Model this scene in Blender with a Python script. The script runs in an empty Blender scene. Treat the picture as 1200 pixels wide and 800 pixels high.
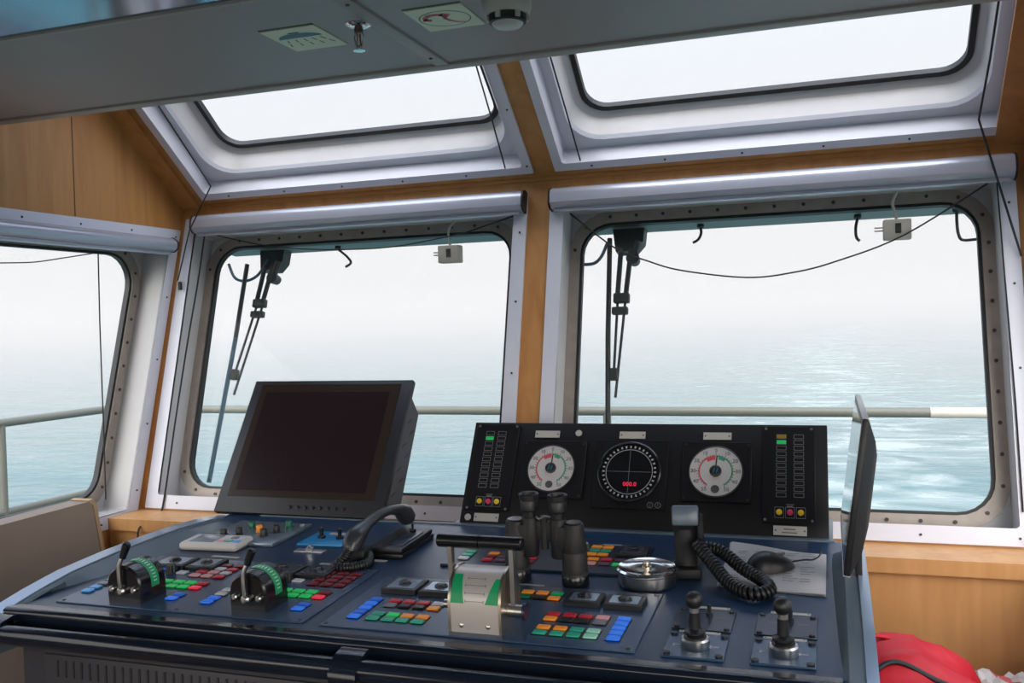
import bpy, bmesh, math, random
from math import sin, cos, pi, radians as R, tan, atan2, sqrt
from mathutils import Vector as V, Matrix as M
random.seed(7)
COL = bpy.context.scene.collection
SC = bpy.context.scene

FILL_GLOW = 8.4
HAZE_S, HAZE_A = .00124, .00074
# ------------------------------------------------------------------ camera
F_PX, YAW, PITCH, ROLL, EYE = 1094.1, -0.329282, -0.01989, -0.0286, V((0, 0, 1.5))
_f = V((sin(YAW)*cos(PITCH), cos(YAW)*cos(PITCH), sin(PITCH)))
_r = V((cos(YAW), -sin(YAW), 0)); _u = _r.cross(_f)
_r, _u = cos(ROLL)*_r + sin(ROLL)*_u, -sin(ROLL)*_r + cos(ROLL)*_u

def at(px, py, p0, n):
    """where the sight line of a photograph point meets a real plane"""
    d = _f + (px-600)/F_PX*_r - (py-400)/F_PX*_u
    n = V(n); t = (V(p0)-EYE).dot(n)/d.dot(n)
    return EYE + t*d

# ------------------------------------------------------------------ materials
MATS = {}
def mat(name, col, rough=.5, metal=0., emit=None, estr=1., bump=None, spec=.5, var=None, coat=0.):
    if name in MATS: return MATS[name]
    m = bpy.data.materials.new(name); m.use_nodes = True
    nt = m.node_tree; b = nt.nodes['Principled BSDF']
    b.inputs['Base Color'].default_value = (*col, 1)
    b.inputs['Roughness'].default_value = rough
    b.inputs['Metallic'].default_value = metal
    b.inputs['Specular IOR Level'].default_value = spec
    b.inputs['Coat Weight'].default_value = coat
    b.inputs['Coat Roughness'].default_value = .12
    if emit:
        b.inputs['Emission Color'].default_value = (*emit, 1)
        b.inputs['Emission Strength'].default_value = estr
    tc = nt.nodes.new('ShaderNodeTexCoord')
    if var:      # (scale, amount) gentle mottling of the colour and gloss
        n = nt.nodes.new('ShaderNodeTexNoise'); n.inputs['Scale'].default_value = var[0]
        n.inputs['Detail'].default_value = 5
        nt.links.new(tc.outputs['Object'], n.inputs['Vector'])
        mx = nt.nodes.new('ShaderNodeMix'); mx.data_type = 'RGBA'
        a = var[1]
        mx.inputs[6].default_value = (*[c*(1-a) for c in col], 1)
        mx.inputs[7].default_value = (*[min(1, c*(1+a)) for c in col], 1)
        nt.links.new(n.outputs['Fac'], mx.inputs[0])
        nt.links.new(mx.outputs[2], b.inputs['Base Color'])
    if bump:     # (scale, strength)
        n2 = nt.nodes.new('ShaderNodeTexNoise'); n2.inputs['Scale'].default_value = bump[0]
        nt.links.new(tc.outputs['Object'], n2.inputs['Vector'])
        bp = nt.nodes.new('ShaderNodeBump'); bp.inputs['Strength'].default_value = bump[1]
        bp.inputs['Distance'].default_value = .002
        nt.links.new(n2.outputs['Fac'], bp.inputs['Height'])
        nt.links.new(bp.outputs[0], b.inputs['Normal'])
    MATS[name] = m
    return m

def wood(name, c1, c2, scale=(9, 9, .9), rough=.42):
    m = bpy.data.materials.new(name); m.use_nodes = True
    nt = m.node_tree; b = nt.nodes['Principled BSDF']
    b.inputs['Roughness'].default_value = rough
    tc = nt.nodes.new('ShaderNodeTexCoord'); mp = nt.nodes.new('ShaderNodeMapping')
    mp.inputs['Scale'].default_value = scale
    nt.links.new(tc.outputs['Object'], mp.inputs[0])
    n = nt.nodes.new('ShaderNodeTexNoise'); n.inputs['Scale'].default_value = 2.2
    n.inputs['Detail'].default_value = 7; n.inputs['Distortion'].default_value = .8
    nt.links.new(mp.outputs[0], n.inputs['Vector'])
    r = nt.nodes.new('ShaderNodeValToRGB')
    r.color_ramp.elements[0].position = .32; r.color_ramp.elements[0].color = (*c1, 1)
    r.color_ramp.elements[1].position = .72; r.color_ramp.elements[1].color = (*c2, 1)
    nt.links.new(n.outputs['Fac'], r.inputs[0])
    nt.links.new(r.outputs[0], b.inputs['Base Color'])
    MATS[name] = m
    return m

wood_v = wood('beech_upright', (.40, .175, .05), (.52, .25, .085))
wood_h = wood('beech_lengthwise', (.40, .175, .05), (.52, .25, .085), (.9, 9, 9))
wood_l = wood('pale_beech_panel', (.49, .245, .088), (.60, .325, .13))
wood_dark = mat('dark_wood', (.10, .045, .018), .45, var=(12, .3))
paint = mat('white_paint', (.62, .63, .72), .27, var=(7, .06))
paint2 = mat('reveal_paint', (.48, .475, .49), .4, var=(9, .1))
rim_m = mat('rim_steel', (.30, .26, .23), .42, .25, var=(25, .25))
rubber = mat('black_rubber', (.012, .013, .016), .5)
bolt_m = mat('bolt_head', (.05, .045, .045), .4, .5)
case_m = mat('blind_cassette', (.46, .48, .57), .24, .35)
ceil_m = mat('ceiling_laminate', (.285, .228, .212), .42, var=(3, .04))
ceil_t = mat('ceiling_trim', (.32, .28, .25), .45)
mirror_m = mat('polished_ceiling', (.32, .38, .48), .12, .85)
desk_m = mat('console_laminate', (.010, .031, .074), .33, bump=(60, .05), var=(5, .15), spec=.4)
side_m = mat('console_side', (.075, .105, .130), .36, .1, var=(6, .08))
sheen_m = mat('pale_edge', (.26, .34, .46), .22, .35)  # sky reflection along the end panel tops, put into a pale colour
lip_m = mat('console_lip', (.006, .009, .017), .15, spec=.32)
blk = mat('black_gloss', (.006, .006, .008), .22)
blk2 = mat('black_satin', (.009, .009, .0105), .42)
blk3 = mat('black_matt', (.014, .0135, .015), .62)
grip_m = mat('rubber_armour', (.014, .0135, .0145), .55, bump=(220, .4))
plate_m = mat('panel_plate', (.034, .068, .130), .27, .3, spec=.6)
plate2_m = mat('dark_plate', (.018, .030, .055), .3, .2)
body_m = mat('console_body', (.026, .026, .034), .5, var=(4, .1))
face_m = mat('instrument_face', (.005, .0045, .006), .5, bump=(300, .1), spec=.25)
steel = mat('brushed_steel', (.55, .54, .52), .28, 1.)
chrome = mat('chrome', (.72, .72, .74), .1, 1.)
alu = mat('aluminium', (.40, .40, .42), .35, .7)
brass = mat('warm_steel', (.50, .43, .34), .3, 1.)
tag_m = mat('engraved_tag', (.42, .40, .37), .5)
tagtxt = mat('tag_letters', (.05, .05, .05), .6)
greyln = mat('grey_print', (.16, .16, .17), .6)
whiteprint = mat('white_print', (.36, .36, .37), .6)
fabric = mat('bench_vinyl', (.27, .207, .165), .6, bump=(90, .25), var=(5, .12))
piping = mat('bench_edge', (.42, .29, .16), .6)
red_m = mat('red_nylon', (.48, .004, .016), .6, bump=(14, .6), var=(7, .2))
paper_m = mat('paper', (.47, .445, .44), .75, var=(3, .1), bump=(20, .3))
rail_m = mat('rail_paint', (.095, .10, .085), .5)
rail_w = mat('rail_white', (.36, .34, .31), .5)
wiper_m = mat('wiper_black', (.030, .034, .036), .5)
wiper_b = mat('wiper_blue', (.05, .12, .17), .45)
visor_m = mat('visor_green', (.12, .16, .16), .5)
box_m = mat('junction_plastic', (.46, .43, .38), .55)
hull_m = mat('deck_paint', (.22, .27, .25), .7)
cord_m = mat('black_cord', (.012, .012, .012), .6)
ivory = mat('ivory_plastic', (.52, .47, .41), .45)
signpaper = mat('sign_glow_film', (.66, .68, .48), .45)
signteal = mat('sign_teal', (.02, .12, .16), .5)
signred = mat('sign_red', (.52, .05, .09), .5)
signdark = mat('sign_dark', (.06, .07, .05), .5)
screen_m = mat('dark_screen', (.016, .0075, .010), .3, spec=.35)
screenb_m = mat('screen_border', (.026, .016, .012), .3)
bez_m = mat('monitor_bezel', (.014, .0145, .019), .45)
glossscr = mat('glossy_screen', (.02, .024, .028), .05, spec=.8)
dial_m = mat('dial_white', (.46, .445, .445), .5)
blueplate = mat('blue_plate', (.015, .24, .52), .3, .1)
keyw = mat('keypad_white', (.60, .56, .53), .45)
floor_m = mat('floor_vinyl', (.16, .17, .18), .5, var=(6, .1))

BT = {'g': ('green', (.0, .30, .10), .10), 'G': ('bright green', (.01, .42, .09), .32), 'd': ('dark green', (.0, .12, .06), .02),
      'r': ('red', (.42, .015, .03), .05), 'R': ('bright red', (.75, .02, .05), .35), 'm': ('dark red', (.15, .006, .012), .0),
      'p': ('pink', (.60, .28, .28), .05), 'w': ('white', (.55, .54, .56), .0), 'b': ('blue', (.01, .10, .55), .15),
      'B': ('bright blue', (.02, .17, .80), .22), 'c': ('light blue', (.06, .30, .70), .1), 'o': ('orange', (.75, .24, .02), .10),
      'y': ('yellow', (.62, .42, .01), .05), 'k': ('black', (.01, .01, .012), 0), 't': ('teal green', (.02, .30, .20), .05),
      's': ('grey', (.14, .14, .17), 0), 'l': ('pale green', (.25, .55, .42), .08), 'v': ('purple grey', (.10, .05, .09), 0)}
def bmat(k):
    n, c, e = BT[k]
    return mat('button_' + n.replace(' ', '_'), c, .3, emit=c if e else None, estr=e)

# ------------------------------------------------------------------ geometry collector
class MB:
    def __init__(s): s.v = []; s.f = []; s.mi = []; s.k = 0
    def add(s, vs, fs):
        o = len(s.v); s.v += [V(p) for p in vs]
        for f in fs: s.f.append([i+o for i in f]); s.mi.append(s.k)
        return s
    def m(s, k): s.k = k; return s
    def box(s, a, b, T=None):
        x0, y0, z0 = a; x1, y1, z1 = b
        vs = [V(p) for p in ((x0,y0,z0),(x1,y0,z0),(x1,y1,z0),(x0,y1,z0),(x0,y0,z1),(x1,y0,z1),(x1,y1,z1),(x0,y1,z1))]
        if T: vs = [T @ p for p in vs]
        return s.add(vs, [(0,3,2,1),(4,5,6,7),(0,1,5,4),(1,2,6,5),(2,3,7,6),(3,0,4,7)])
    def rbox(s, a, b, r=.003, seg=2, T=None):
        bm = bmesh.new(); bmesh.ops.create_cube(bm, size=1)
        a, b = V(a), V(b)
        for v in bm.verts: v.co = V([(a[i]+b[i])/2 + v.co[i]*(b[i]-a[i]) for i in range(3)])
        r = min(r, min(abs(b[i]-a[i]) for i in range(3))*.49)
        bmesh.ops.bevel(bm, geom=bm.edges[:], offset=r, segments=seg, profile=.5, affect='EDGES')
        bm.verts.index_update()
        s.add([(T @ v.co) if T else v.co.copy() for v in bm.verts], [[v.index for v in f.verts] for f in bm.faces]); bm.free()
        return s
    def prism(s, pts, ext, cap=True):
        n = len(pts); ext = V(ext); p = [V(q) for q in pts]
        fs = [(i, (i+1) % n, n+(i+1) % n, n+i) for i in range(n)]
        if cap: fs += [list(range(n))[::-1], list(range(n, 2*n))]
        return s.add(p + [q+ext for q in p], fs)
    def ring(s, outer, inner, ext):
        """band between two loops of equal count, extruded"""
        n = len(outer); ext = V(ext); o = [V(q) for q in outer]; i_ = [V(q) for q in inner]
        vs = o + i_ + [q+ext for q in o] + [q+ext for q in i_]; fs = []
        for k in range(n):
            j = (k+1) % n
            fs += [(k, j, n+j, n+k), (2*n+k, 3*n+k, 3*n+j, 2*n+j), (k, 2*n+k, 2*n+j, j), (n+k, n+j, 3*n+j, 3*n+k)]
        return s.add(vs, fs)
    def strip(s, a, b):
        """open wall between two loops"""
        n = len(a)
        return s.add([V(q) for q in a]+[V(q) for q in b], [(k, (k+1) % n, n+(k+1) % n, n+k) for k in range(n)])
    def loft(s, secs, cap=True):
        n = len(secs[0]); vs = [V(q) for c in secs for q in c]; fs = []
        for a in range(len(secs)-1):
            for k in range(n):
                j = (k+1) % n; fs.append((a*n+k, a*n+j, (a+1)*n+j, (a+1)*n+k))
        if cap: fs += [list(range(n))[::-1], [(len(secs)-1)*n+k for k in range(n)]]
        return s.add(vs, fs)
    def tube(s, path, r, seg=10, cap=True, flat=1.):
        P = [V(p) for p in path]; n = len(P); secs = []
        t0 = (P[1]-P[0]).normalized()
        up = V((0, 0, 1)) if abs(t0.z) < .9 else V((1, 0, 0))
        x = t0.cross(up).normalized()
        for i in range(n):
            t = (P[min(i+1, n-1)]-P[max(i-1, 0)]).normalized()
            x = (x - t*x.dot(t)).normalized(); y = t.cross(x)
            rr = r[i] if isinstance(r, (list, tuple)) else r
            secs.append([P[i] + rr*(cos(2*pi*k/seg)*x + flat*sin(2*pi*k/seg)*y) for k in range(seg)])
        return s.loft(secs, cap)
    def cyl(s, p0, p1, r0, r1=None, seg=24): return s.tube([p0, p1], [r0, r0 if r1 is None else r1], seg)
    def lathe(s, prof, T=None, seg=32, cap=True):
        """prof: (radius, height) pairs round local z"""
        secs = [[(T or M()) @ V((max(r, 1e-5)*cos(2*pi*k/seg), max(r, 1e-5)*sin(2*pi*k/seg), h)) for k in range(seg)] for r, h in prof]
        return s.loft(secs, cap)
    def disc(s, c, r, n, h=.001, seg=20):
        c, n = V(c), V(n).normalized(); return s.cyl(c, c+n*h, r, r, seg)
    def sphere(s, c, r, seg=20, sc=(1, 1, 1)):
        secs = []
        for i in range(1, seg//2):
            a = pi*i/(seg//2); secs.append([V(c)+V((r*sc[0]*sin(a)*cos(2*pi*k/seg), r*sc[1]*sin(a)*sin(2*pi*k/seg), -r*sc[2]*cos(a))) for k in range(seg)])
        return s.loft(secs, True)
    def build(s, name, mats, parent=None, ang=38, T=None, cut=None):
        me = bpy.data.meshes.new(name); me.from_pydata([tuple(p) for p in s.v], [], s.f)
        mats = mats if isinstance(mats, (list, tuple)) else [mats]
        for m in mats: me.materials.append(m)
        for p, k in zip(me.polygons, s.mi): p.material_index = min(k, len(mats)-1)
        bm = bmesh.new(); bm.from_mesh(me)
        bmesh.ops.recalc_face_normals(bm, faces=bm.faces[:])
        for (co, no) in (cut or ()):
            bmesh.ops.bisect_plane(bm, geom=bm.verts[:]+bm.edges[:]+bm.faces[:], plane_co=co, plane_no=no, clear_outer=True)
        for f in bm.faces: f.smooth = True
        bm.to_mesh(me); bm.free()
        me.set_sharp_from_angle(angle=R(ang))
        o = bpy.data.objects.new(name, me); COL.objects.link(o)
        if parent: o.parent = parent
        if T is not None: o.matrix_local = T
        return o

def tag(o, label=None, cat=None, group=None, kind=None):
    if label: o['label'] = label
    if cat: o['category'] = cat
    if group: o['group'] = group
    if kind: o['kind'] = kind
    return o
def thing(name, label, cat, T=None, group=None):
    o = bpy.data.objects.new(name, None); o.empty_display_size = .05; COL.objects.link(o)
    if T is not None: o.matrix_world = T
    return tag(o, label, cat, group)
def lab(o, l): o['label'] = l; return o
def struct(o): o['kind'] = 'structure'; return o
def kids(o): return [c for c in COL.objects if c.parent == o]
def copy_tree(o, parent=None):
    c = o.copy(); COL.objects.link(c)
    if parent: c.parent = parent; c.matrix_parent_inverse = o.matrix_parent_inverse.copy()
    for k in kids(o): copy_tree(k, c)
    return c
def text_mesh(txt, size, name, m, parent, T, ext=.0004):
    cu = bpy.data.curves.new(name, 'FONT'); cu.body = txt; cu.size = size; cu.extrude = ext
    cu.align_x = 'CENTER'; cu.align_y = 'CENTER'; cu.resolution_u = 2
    t = bpy.data.objects.new(name, cu)
    me = bpy.data.meshes.new_from_object(t); bpy.data.objects.remove(t)
    me.materials.append(m)
    o = bpy.data.objects.new(name, me); COL.objects.link(o); o.parent = parent; o.matrix_local = T
    return o
def text_into(mb, txt, size, T, ext=.0003):
    cu = bpy.data.curves.new('txt', 'FONT'); cu.body = txt; cu.size = size; cu.extrude = ext
    cu.align_x = 'CENTER'; cu.align_y = 'CENTER'; cu.resolution_u = 2
    t = bpy.data.objects.new('txt', cu)
    me = bpy.data.meshes.new_from_object(t); bpy.data.objects.remove(t)
    mb.add([T @ v.co for v in me.vertices], [list(p.vertices) for p in me.polygons]); bpy.data.meshes.remove(me)

# ---- loops
def inset(pts, d):
    """2D polygon, counter-clockwise, moved inwards by d"""
    n = len(pts); out = []
    for i in range(n):
        a, b, c = V(pts[i-1]), V(pts[i]), V(pts[(i+1) % n])
        e1 = (b-a).normalized(); e2 = (c-b).normalized()
        n1, n2 = V((-e1.y, e1.x)), V((-e2.y, e2.x))
        p1, p2 = a+n1*d, b+n2*d
        det = e1.x*e2.y-e1.y*e2.x; w = p2-p1
        t = (w.x*e2.y-w.y*e2.x)/det
        out.append(p1+e1*t)
    return out
def rloop(pts, r, k=7):
    n = len(pts); out = []
    for i in range(n):
        a, b, c = V(pts[i-1]), V(pts[i]), V(pts[(i+1) % n])
        e1, e2 = (a-b).normalized(), (c-b).normalized()
        ang = e1.angle(e2); d = r/tan(ang/2); bis = (e1+e2).normalized(); cen = b+bis*(r/sin(ang/2))
        s_, e_ = b+e1*d-cen, b+e2*d-cen
        a0 = atan2(s_.y, s_.x); a1 = atan2(e_.y, e_.x)
        while a1 < a0: a1 += 2*pi
        for j in range(k): t = a0+(a1-a0)*j/(k-1); out.append(cen+V((cos(t), sin(t)))*r)
    return out
class Fr:
    def __init__(s, o, ax, ay, an): s.o, s.x, s.y, s.n = V(o), V(ax), V(ay), V(an)
    def p(s, a, b, h=0): return s.o+s.x*a+s.y*b+s.n*h
    def l(s, loop, h=0): return [s.p(q[0], q[1], h) for q in loop]
    def px(s, x, y, h=0): return at(x, y, s.o+s.n*h, s.n)
    def mat(s): return M(((s.x.x, s.y.x, s.n.x, s.o.x), (s.x.y, s.y.y, s.n.y, s.o.y), (s.x.z, s.y.z, s.n.z, s.o.z), (0, 0, 0, 1)))

TL, TS = .26258, .6662
A1 = Fr((0, 2.62, .9), (1, 0, 0), (0, sin(TL), cos(TL)), (0, cos(TL), -sin(TL)))      # leaning aft windows
A2 = Fr((0, 2.907, 1.966), (1, 0, 0), (0, -cos(TS), sin(TS)), (0, sin(TS), cos(TS)))  # sloping skylights
AL = Fr((-2.27, 0, 0), (0, 1, 0), (0, 0, 1), (-1, 0, 0))                              # left wall
XL, XR, YB = -2.27, .515, -3.2

# ------------------------------------------------------------------ glass
def glass_mat():
    m = bpy.data.materials.new('window_glass'); m.use_nodes = True; nt = m.node_tree; nt.nodes.clear()
    out = nt.nodes.new('ShaderNodeOutputMaterial'); mx = nt.nodes.new('ShaderNodeMixShader')
    tr = nt.nodes.new('ShaderNodeBsdfTransparent'); tr.inputs[0].default_value = (.975, .985, .985, 1)
    gl = nt.nodes.new('ShaderNodeBsdfGlossy'); gl.inputs['Roughness'].default_value = .01
    fr = nt.nodes.new('ShaderNodeLayerWeight'); fr.inputs['Blend'].default_value = .5
    pw = nt.nodes.new('ShaderNodeMath'); pw.operation = 'POWER'; pw.inputs[1].default_value = 5; nt.links.new(fr.outputs['Facing'], pw.inputs[0])
    ma = nt.nodes.new('ShaderNodeMath'); ma.operation = 'MULTIPLY_ADD'; ma.inputs[1].default_value = .8; ma.inputs[2].default_value = .005; nt.links.new(pw.outputs[0], ma.inputs[0])
    nt.links.new(ma.outputs[0], mx.inputs[0]); nt.links.new(tr.outputs[0], mx.inputs[1]); nt.links.new(gl.outputs[0], mx.inputs[2])
    nt.links.new(mx.outputs[0], out.inputs[0]); return m
glass = glass_mat()

def bolts_on(mb, fr, loop, h, step, r, out):
    per = [(V(loop[i])-V(loop[i-1])).length for i in range(1, len(loop))]; acc = 0; nxt = step/2
    for i, L in enumerate(per):
        a, b = V(loop[i]), V(loop[i+1])
        while acc+L > nxt:
            q = a+(b-a)*((nxt-acc)/L); mb.disc(fr.p(q[0], q[1], h), r, -fr.n, out, 8); nxt += step
        acc += L

def window_unit(name, fr, outer, fl, depth, gm, gr, sky=False):
    root = bpy.data.objects.new(name, None); COL.objects.link(root); struct(root)
    o = rloop(outer, .004); inn = rloop(inset(outer, fl), .012)
    mb = MB(); mb.ring(fr.l(o, -.008), fr.l(inn, -.008), fr.n*.008)
    mb.m(1); bolts_on(mb, fr, rloop(inset(outer, fl*.45), .01), -.008, .23, .0035, .002)
    mb.build('frame', [paint, bolt_m], root)
    if sky:
        t = rloop(inset(outer, fl+.004), .012); mb = MB()
        mb.strip(fr.l(inn, -.008), fr.l(t, .05))
        mid = rloop(inset(outer, fl+.035), .10); mb.strip(fr.l(t, .05), fr.l(mid, .05))
        m2 = rloop(inset(outer, fl+.042), .095); mb.strip(fr.l(mid, .05), fr.l(m2, .062)); 
        mb.build('reveal', paint, root, ang=50)
        mb = MB()
        mb.strip(fr.l(m2, .062), fr.l(rloop(inset(outer, fl+.05), .09), .13))
        mb.strip(fr.l(rloop(inset(outer, fl+.05), .09), .13), fr.l(rloop(inset(outer, gm), gr), .148))
        mb.build('rim', paint2, root, ang=50)
        gh = .148
    else:
        gl_o = rloop(inset(outer, gm), gr); ro = rloop(inset(outer, gm-.036), gr+.03)
        mb = MB(); mb.strip(fr.l(inn, -.008), fr.l(inn, depth)); mb.strip(fr.l(inn, depth), fr.l(ro, depth))
        mb.build('reveal', paint2, root)
        mb = MB(); mb.ring(fr.l(ro, depth-.012), fr.l(gl_o, depth-.012), fr.n*.016)
        mb.m(1); bolts_on(mb, fr, rloop(inset(outer, gm-.018), gr+.015), depth-.012, .085, .0055, .003)
        mb.build('rim', [rim_m, bolt_m], root)
        gh = depth
    g0 = rloop(inset(outer, gm-.002), gr); g1 = rloop(inset(outer, gm+(.014 if sky else .009)), gr-.01)
    MB().ring(fr.l(g0, gh-.006), fr.l(g1, gh-.006), fr.n*.02).build('gasket', rubber, root)
    MB().prism(fr.l(rloop(inset(outer, gm+.004), gr), gh+.003), fr.n*.008).build('pane', glass, root)
    return root

WL = [(-2.243, 0), (-.917, 0), (-.917, 1.05), (-2.243, 1.05)]
WR = [(-.840, 0), (.486, 0), (.486, 1.05), (-.840, 1.05)]
window_unit('window_1', A1, WL, .045, .10, .079, .10)
window_unit('window_2', A1, WR, .045, .10, .079, .10)
SL = [(-2.165, .03), (-.894, .03), (-.894, 1.02), (-2.165, 1.02)]
SR = [(-.822, .03), (.484, .03), (.484, 1.02), (-.822, 1.02)]
window_unit('window_3', A2, SL, .03, .15, .101, .075, True)
window_unit('window_4', A2, SR, .03, .15, .101, .075, True)
WS = [(1.15, .86), (2.590, .86), (2.878, 1.876), (1.15, 1.876)]
window_unit('window_5', AL, WS, .045, .10, .09, .10)
WS2 = [(-2.6, .86), (.9, .86), (.9, 1.876), (-2.6, 1.876)]
window_unit('window_6', AL, WS2, .045, .10, .09, .10)
AR = Fr((XR, 0, 0), (0, -1, 0), (0, 0, 1), (1, 0, 0))
window_unit('window_7', AR, [(-2.59, .86), (-1.15, .86), (-1.15, 1.876), (-2.878, 1.876)], .045, .10, .09, .10)
window_unit('window_8', AR, [(-.9, .86), (2.6, .86), (2.6, 1.876), (-.9, 1.876)], .045, .10, .09, .10)
AB = Fr((0, YB, 0), (-1, 0, 0), (0, 0, 1), (0, -1, 0))
window_unit('window_9', AB, [(-.4, .86), (2.15, .86), (2.15, 1.876), (-.4, 1.876)], .045, .10, .09, .10)

# ------------------------------------------------------------------ walls
def holed(fr, poly, hole, t, mb):
    """plate in frame fr with the outline poly and one hole; both 4-gons listed the same way round"""
    mb.ring(fr.l(poly, 0), fr.l(hole, 0), fr.n*t)
def cells(fr, xs, ys, holes, t, mb):
    for i in range(len(xs)-1):
        for j in range(len(ys)-1):
            cx, cy = (xs[i]+xs[i+1])/2, (ys[j]+ys[j+1])/2
            if any(h[0] < cx < h[1] and h[2] < cy < h[3] for h in holes): continue
            mb.add([fr.p(xs[a], ys[b], h) for h in (0, t) for a, b in ((i, j), (i+1, j), (i+1, j+1), (i, j+1))],
                   [(0,3,2,1),(4,5,6,7),(0,1,5,4),(1,2,6,5),(2,3,7,6),(3,0,4,7)])
e = .044
mb = MB()
cells(A1, [XL-.05, -2.243+e, -.917-e, -.84+e, .486-e, XR+.05], [-.03, e, 1.05-e, 1.1045], [(-2.2, -.95, .02, 1.02), (-.8, .45, .02, 1.02)], .04, mb)
o = struct(mb.build('wall_aft', wood_v))
mb = MB()
e2 = .03
cells(A2, [XL-.05, -2.165+e2, -.894-e2, -.822+e2, .484-e2, XR+.05], [0, .03+e2, 1.02-e2, 1.25], [(-2.1, -.95, .08, .97), (-.75, .45, .08, .97)], .04, mb)
struct(mb.build('wall_aft_slope', wood_v))
# sill ledge and the panelling under the aft windows
mb = MB(); mb.box((XL, 2.46, .858), (XR, 2.68, .896)); struct(mb.build('trim_1', wood_l))
mb = MB(); mb.box((XL, 2.475, 0), (XR, 2.62, .86)); struct(mb.build('wall_aft_lower', wood_l))
# side walls follow the lean of the aft wall
cut = [(A1.o+A1.n*.03, A1.n), (A2.o+A2.n*.03, A2.n)]
for nm, fr, sg, hl in (('wall_left', AL, 1, (WS, WS2)), ('wall_right', AR, -1, None)):
    mb = MB()
    if sg == 1:
        a = [tuple(q) for q in inset(WS, e)]; b = [tuple(q) for q in inset(WS2, e)]
    else:
        a = [(-q[0], q[1]) for q in inset(WS, e)]; b = [(-q[0], q[1]) for q in inset(WS2, e)]
    pY = lambda y: y*sg
    S = 1 if sg == 1 else -1
    holed(fr, [(S*1.02, 0), (S*3.05, 0), (S*3.05, 2.75), (S*1.02, 2.75)], [(S*q[0]*sg if False else q[0], q[1]) for q in a], .05, mb)
    holed(fr, [(S*YB, 0), (S*1.02, 0), (S*1.02, 2.75), (S*YB, 2.75)], b, .05, mb)
    # groove in the laminate
    mb.m(1); mb.box(fr.p(S*2.374, 1.88, -.0008), fr.p(S*2.378, 2.75, .001))
    struct(mb.build(nm, [wood_v, wood_dark], cut=cut))
mb = MB()
cells(AB, [-XR-.05, -.4+e, 2.15-e, -XL+.05], [0, .86+e, 1.876-e, 2.2], [(-.3, 2.1, .95, 1.8)], .05, mb)
struct(mb.build('wall_front', wood_v))
struct(MB().box((XL-.05, YB-.05, -.05), (XR+.05, 2.62, 0)).build('floor', floor_m))
# wooden cover strips where left wall, aft wall and slope meet
for X, S in ((XL, 1), (XR, -1)):
    mb = MB()
    mb.prism([A2.p(X, -.01, -.012), A2.p(X+S*.075, -.01, -.012), A2.p(X+S*.075, -.01, 0), A2.p(X, -.01, 0)], A2.y*1.1)
    struct(mb.build('trim_2' if S == 1 else 'trim_3', wood_v))
mb = MB(); mb.prism([A1.p(XL, 1.092, -.006), A1.p(XL, 1.104, -.006), A1.p(XL, 1.104, 0), A1.p(XL, 1.092, 0)], (XR-XL, 0, 0))
struct(mb.build('trim_4', wood_h))

# ------------------------------------------------------------------ ceiling
ZC = 2.10
struct(MB().box((XL, 1.475, ZC), (XR, 2.025, ZC+.04)).build('ceiling', ceil_m))
struct(MB().box((XL, YB, ZC+.002), (XR, 1.463, ZC+.04)).build('ceiling_polished', mirror_m))
struct(MB().rbox((XL, 1.463, ZC-.003), (XR, 1.4755, ZC+.03), .002).build('trim_5', ceil_t))
struct(MB().rbox((XL, 1.995, ZC-.006), (XR, 2.032, ZC+.045), .003).build('trim_6', ceil_t))
mb = MB().rbox((-.848, 1.476, ZC-.005), (-.816, 1.995, ZC+.005), .002)
mb.m(1).disc((-.832, 1.93, ZC-.005), .004, (0, 0, -1), .002, 10).disc((-.832, 1.55, ZC-.005), .004, (0, 0, -1), .002, 10)
struct(mb.build('trim_7', [ceil_t, bolt_m]))
struct(MB().box((XL, 2.0, ZC+.04), (XR, 2.03, 2.72)).build('wall_fascia', paint2))

# ------------------------------------------------------------------ blind cassettes
def cassette(fr, x0, x1, v0, v1, dep, label):
    root = thing('blind_cassette', label, 'roller blind', None, 'roller blind cassettes over the windows')
    prof = [(v1, 0), (v1, -dep*.55), (v1-.012, -dep*.9), ((v0+v1)/2+.006, -dep), (v0+.012, -dep*.95), (v0, -dep*.6), (v0, 0)]
    mb = MB(); mb.prism([fr.p(x0, v, h-.008) for v, h in prof], fr.x*(x1-x0)); mb.build('case', case_m, root, ang=50)
    for xx, nm in ((x0, 'end_cap'), (x1, 'end_cap')):
        s = -1 if xx == x0 else 1
        mb = MB(); mb.prism([fr.p(xx, v+(.002 if v > (v0+v1)/2 else -.002), (h*1.03 if h else 0)-.008) for v, h in prof], fr.x*(.006*s)); mb.build(nm, blk2, root)
    mb = MB(); mb.rbox((0, 0, 0), (1, 1, 1), .1, 2, M.Translation(fr.p(x0+.01, v0-.012, -.034)) @ M(((fr.x.x*(x1-x0-.02), fr.y.x*.012, fr.n.x*.012, 0), (fr.x.y*(x1-x0-.02), fr.y.y*.012, fr.n.y*.012, 0), (fr.x.z*(x1-x0-.02), fr.y.z*.012, fr.n.z*.012, 0), (0, 0, 0, 1))))
    mb.build('bottom_bar', case_m, root)
cassette(A1, -2.178, -.924, .983, 1.05, .05, 'grey roller blind cassette above the aft window behind the big dark monitor')
cassette(A1, -.828, .480, .983, 1.05, .05, 'grey roller blind cassette above the aft window behind the instrument panel')
cassette(AL, 1.2, 2.80, 1.79, 1.84, .045, 'grey roller blind cassette on the side wall window above the bench')

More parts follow.
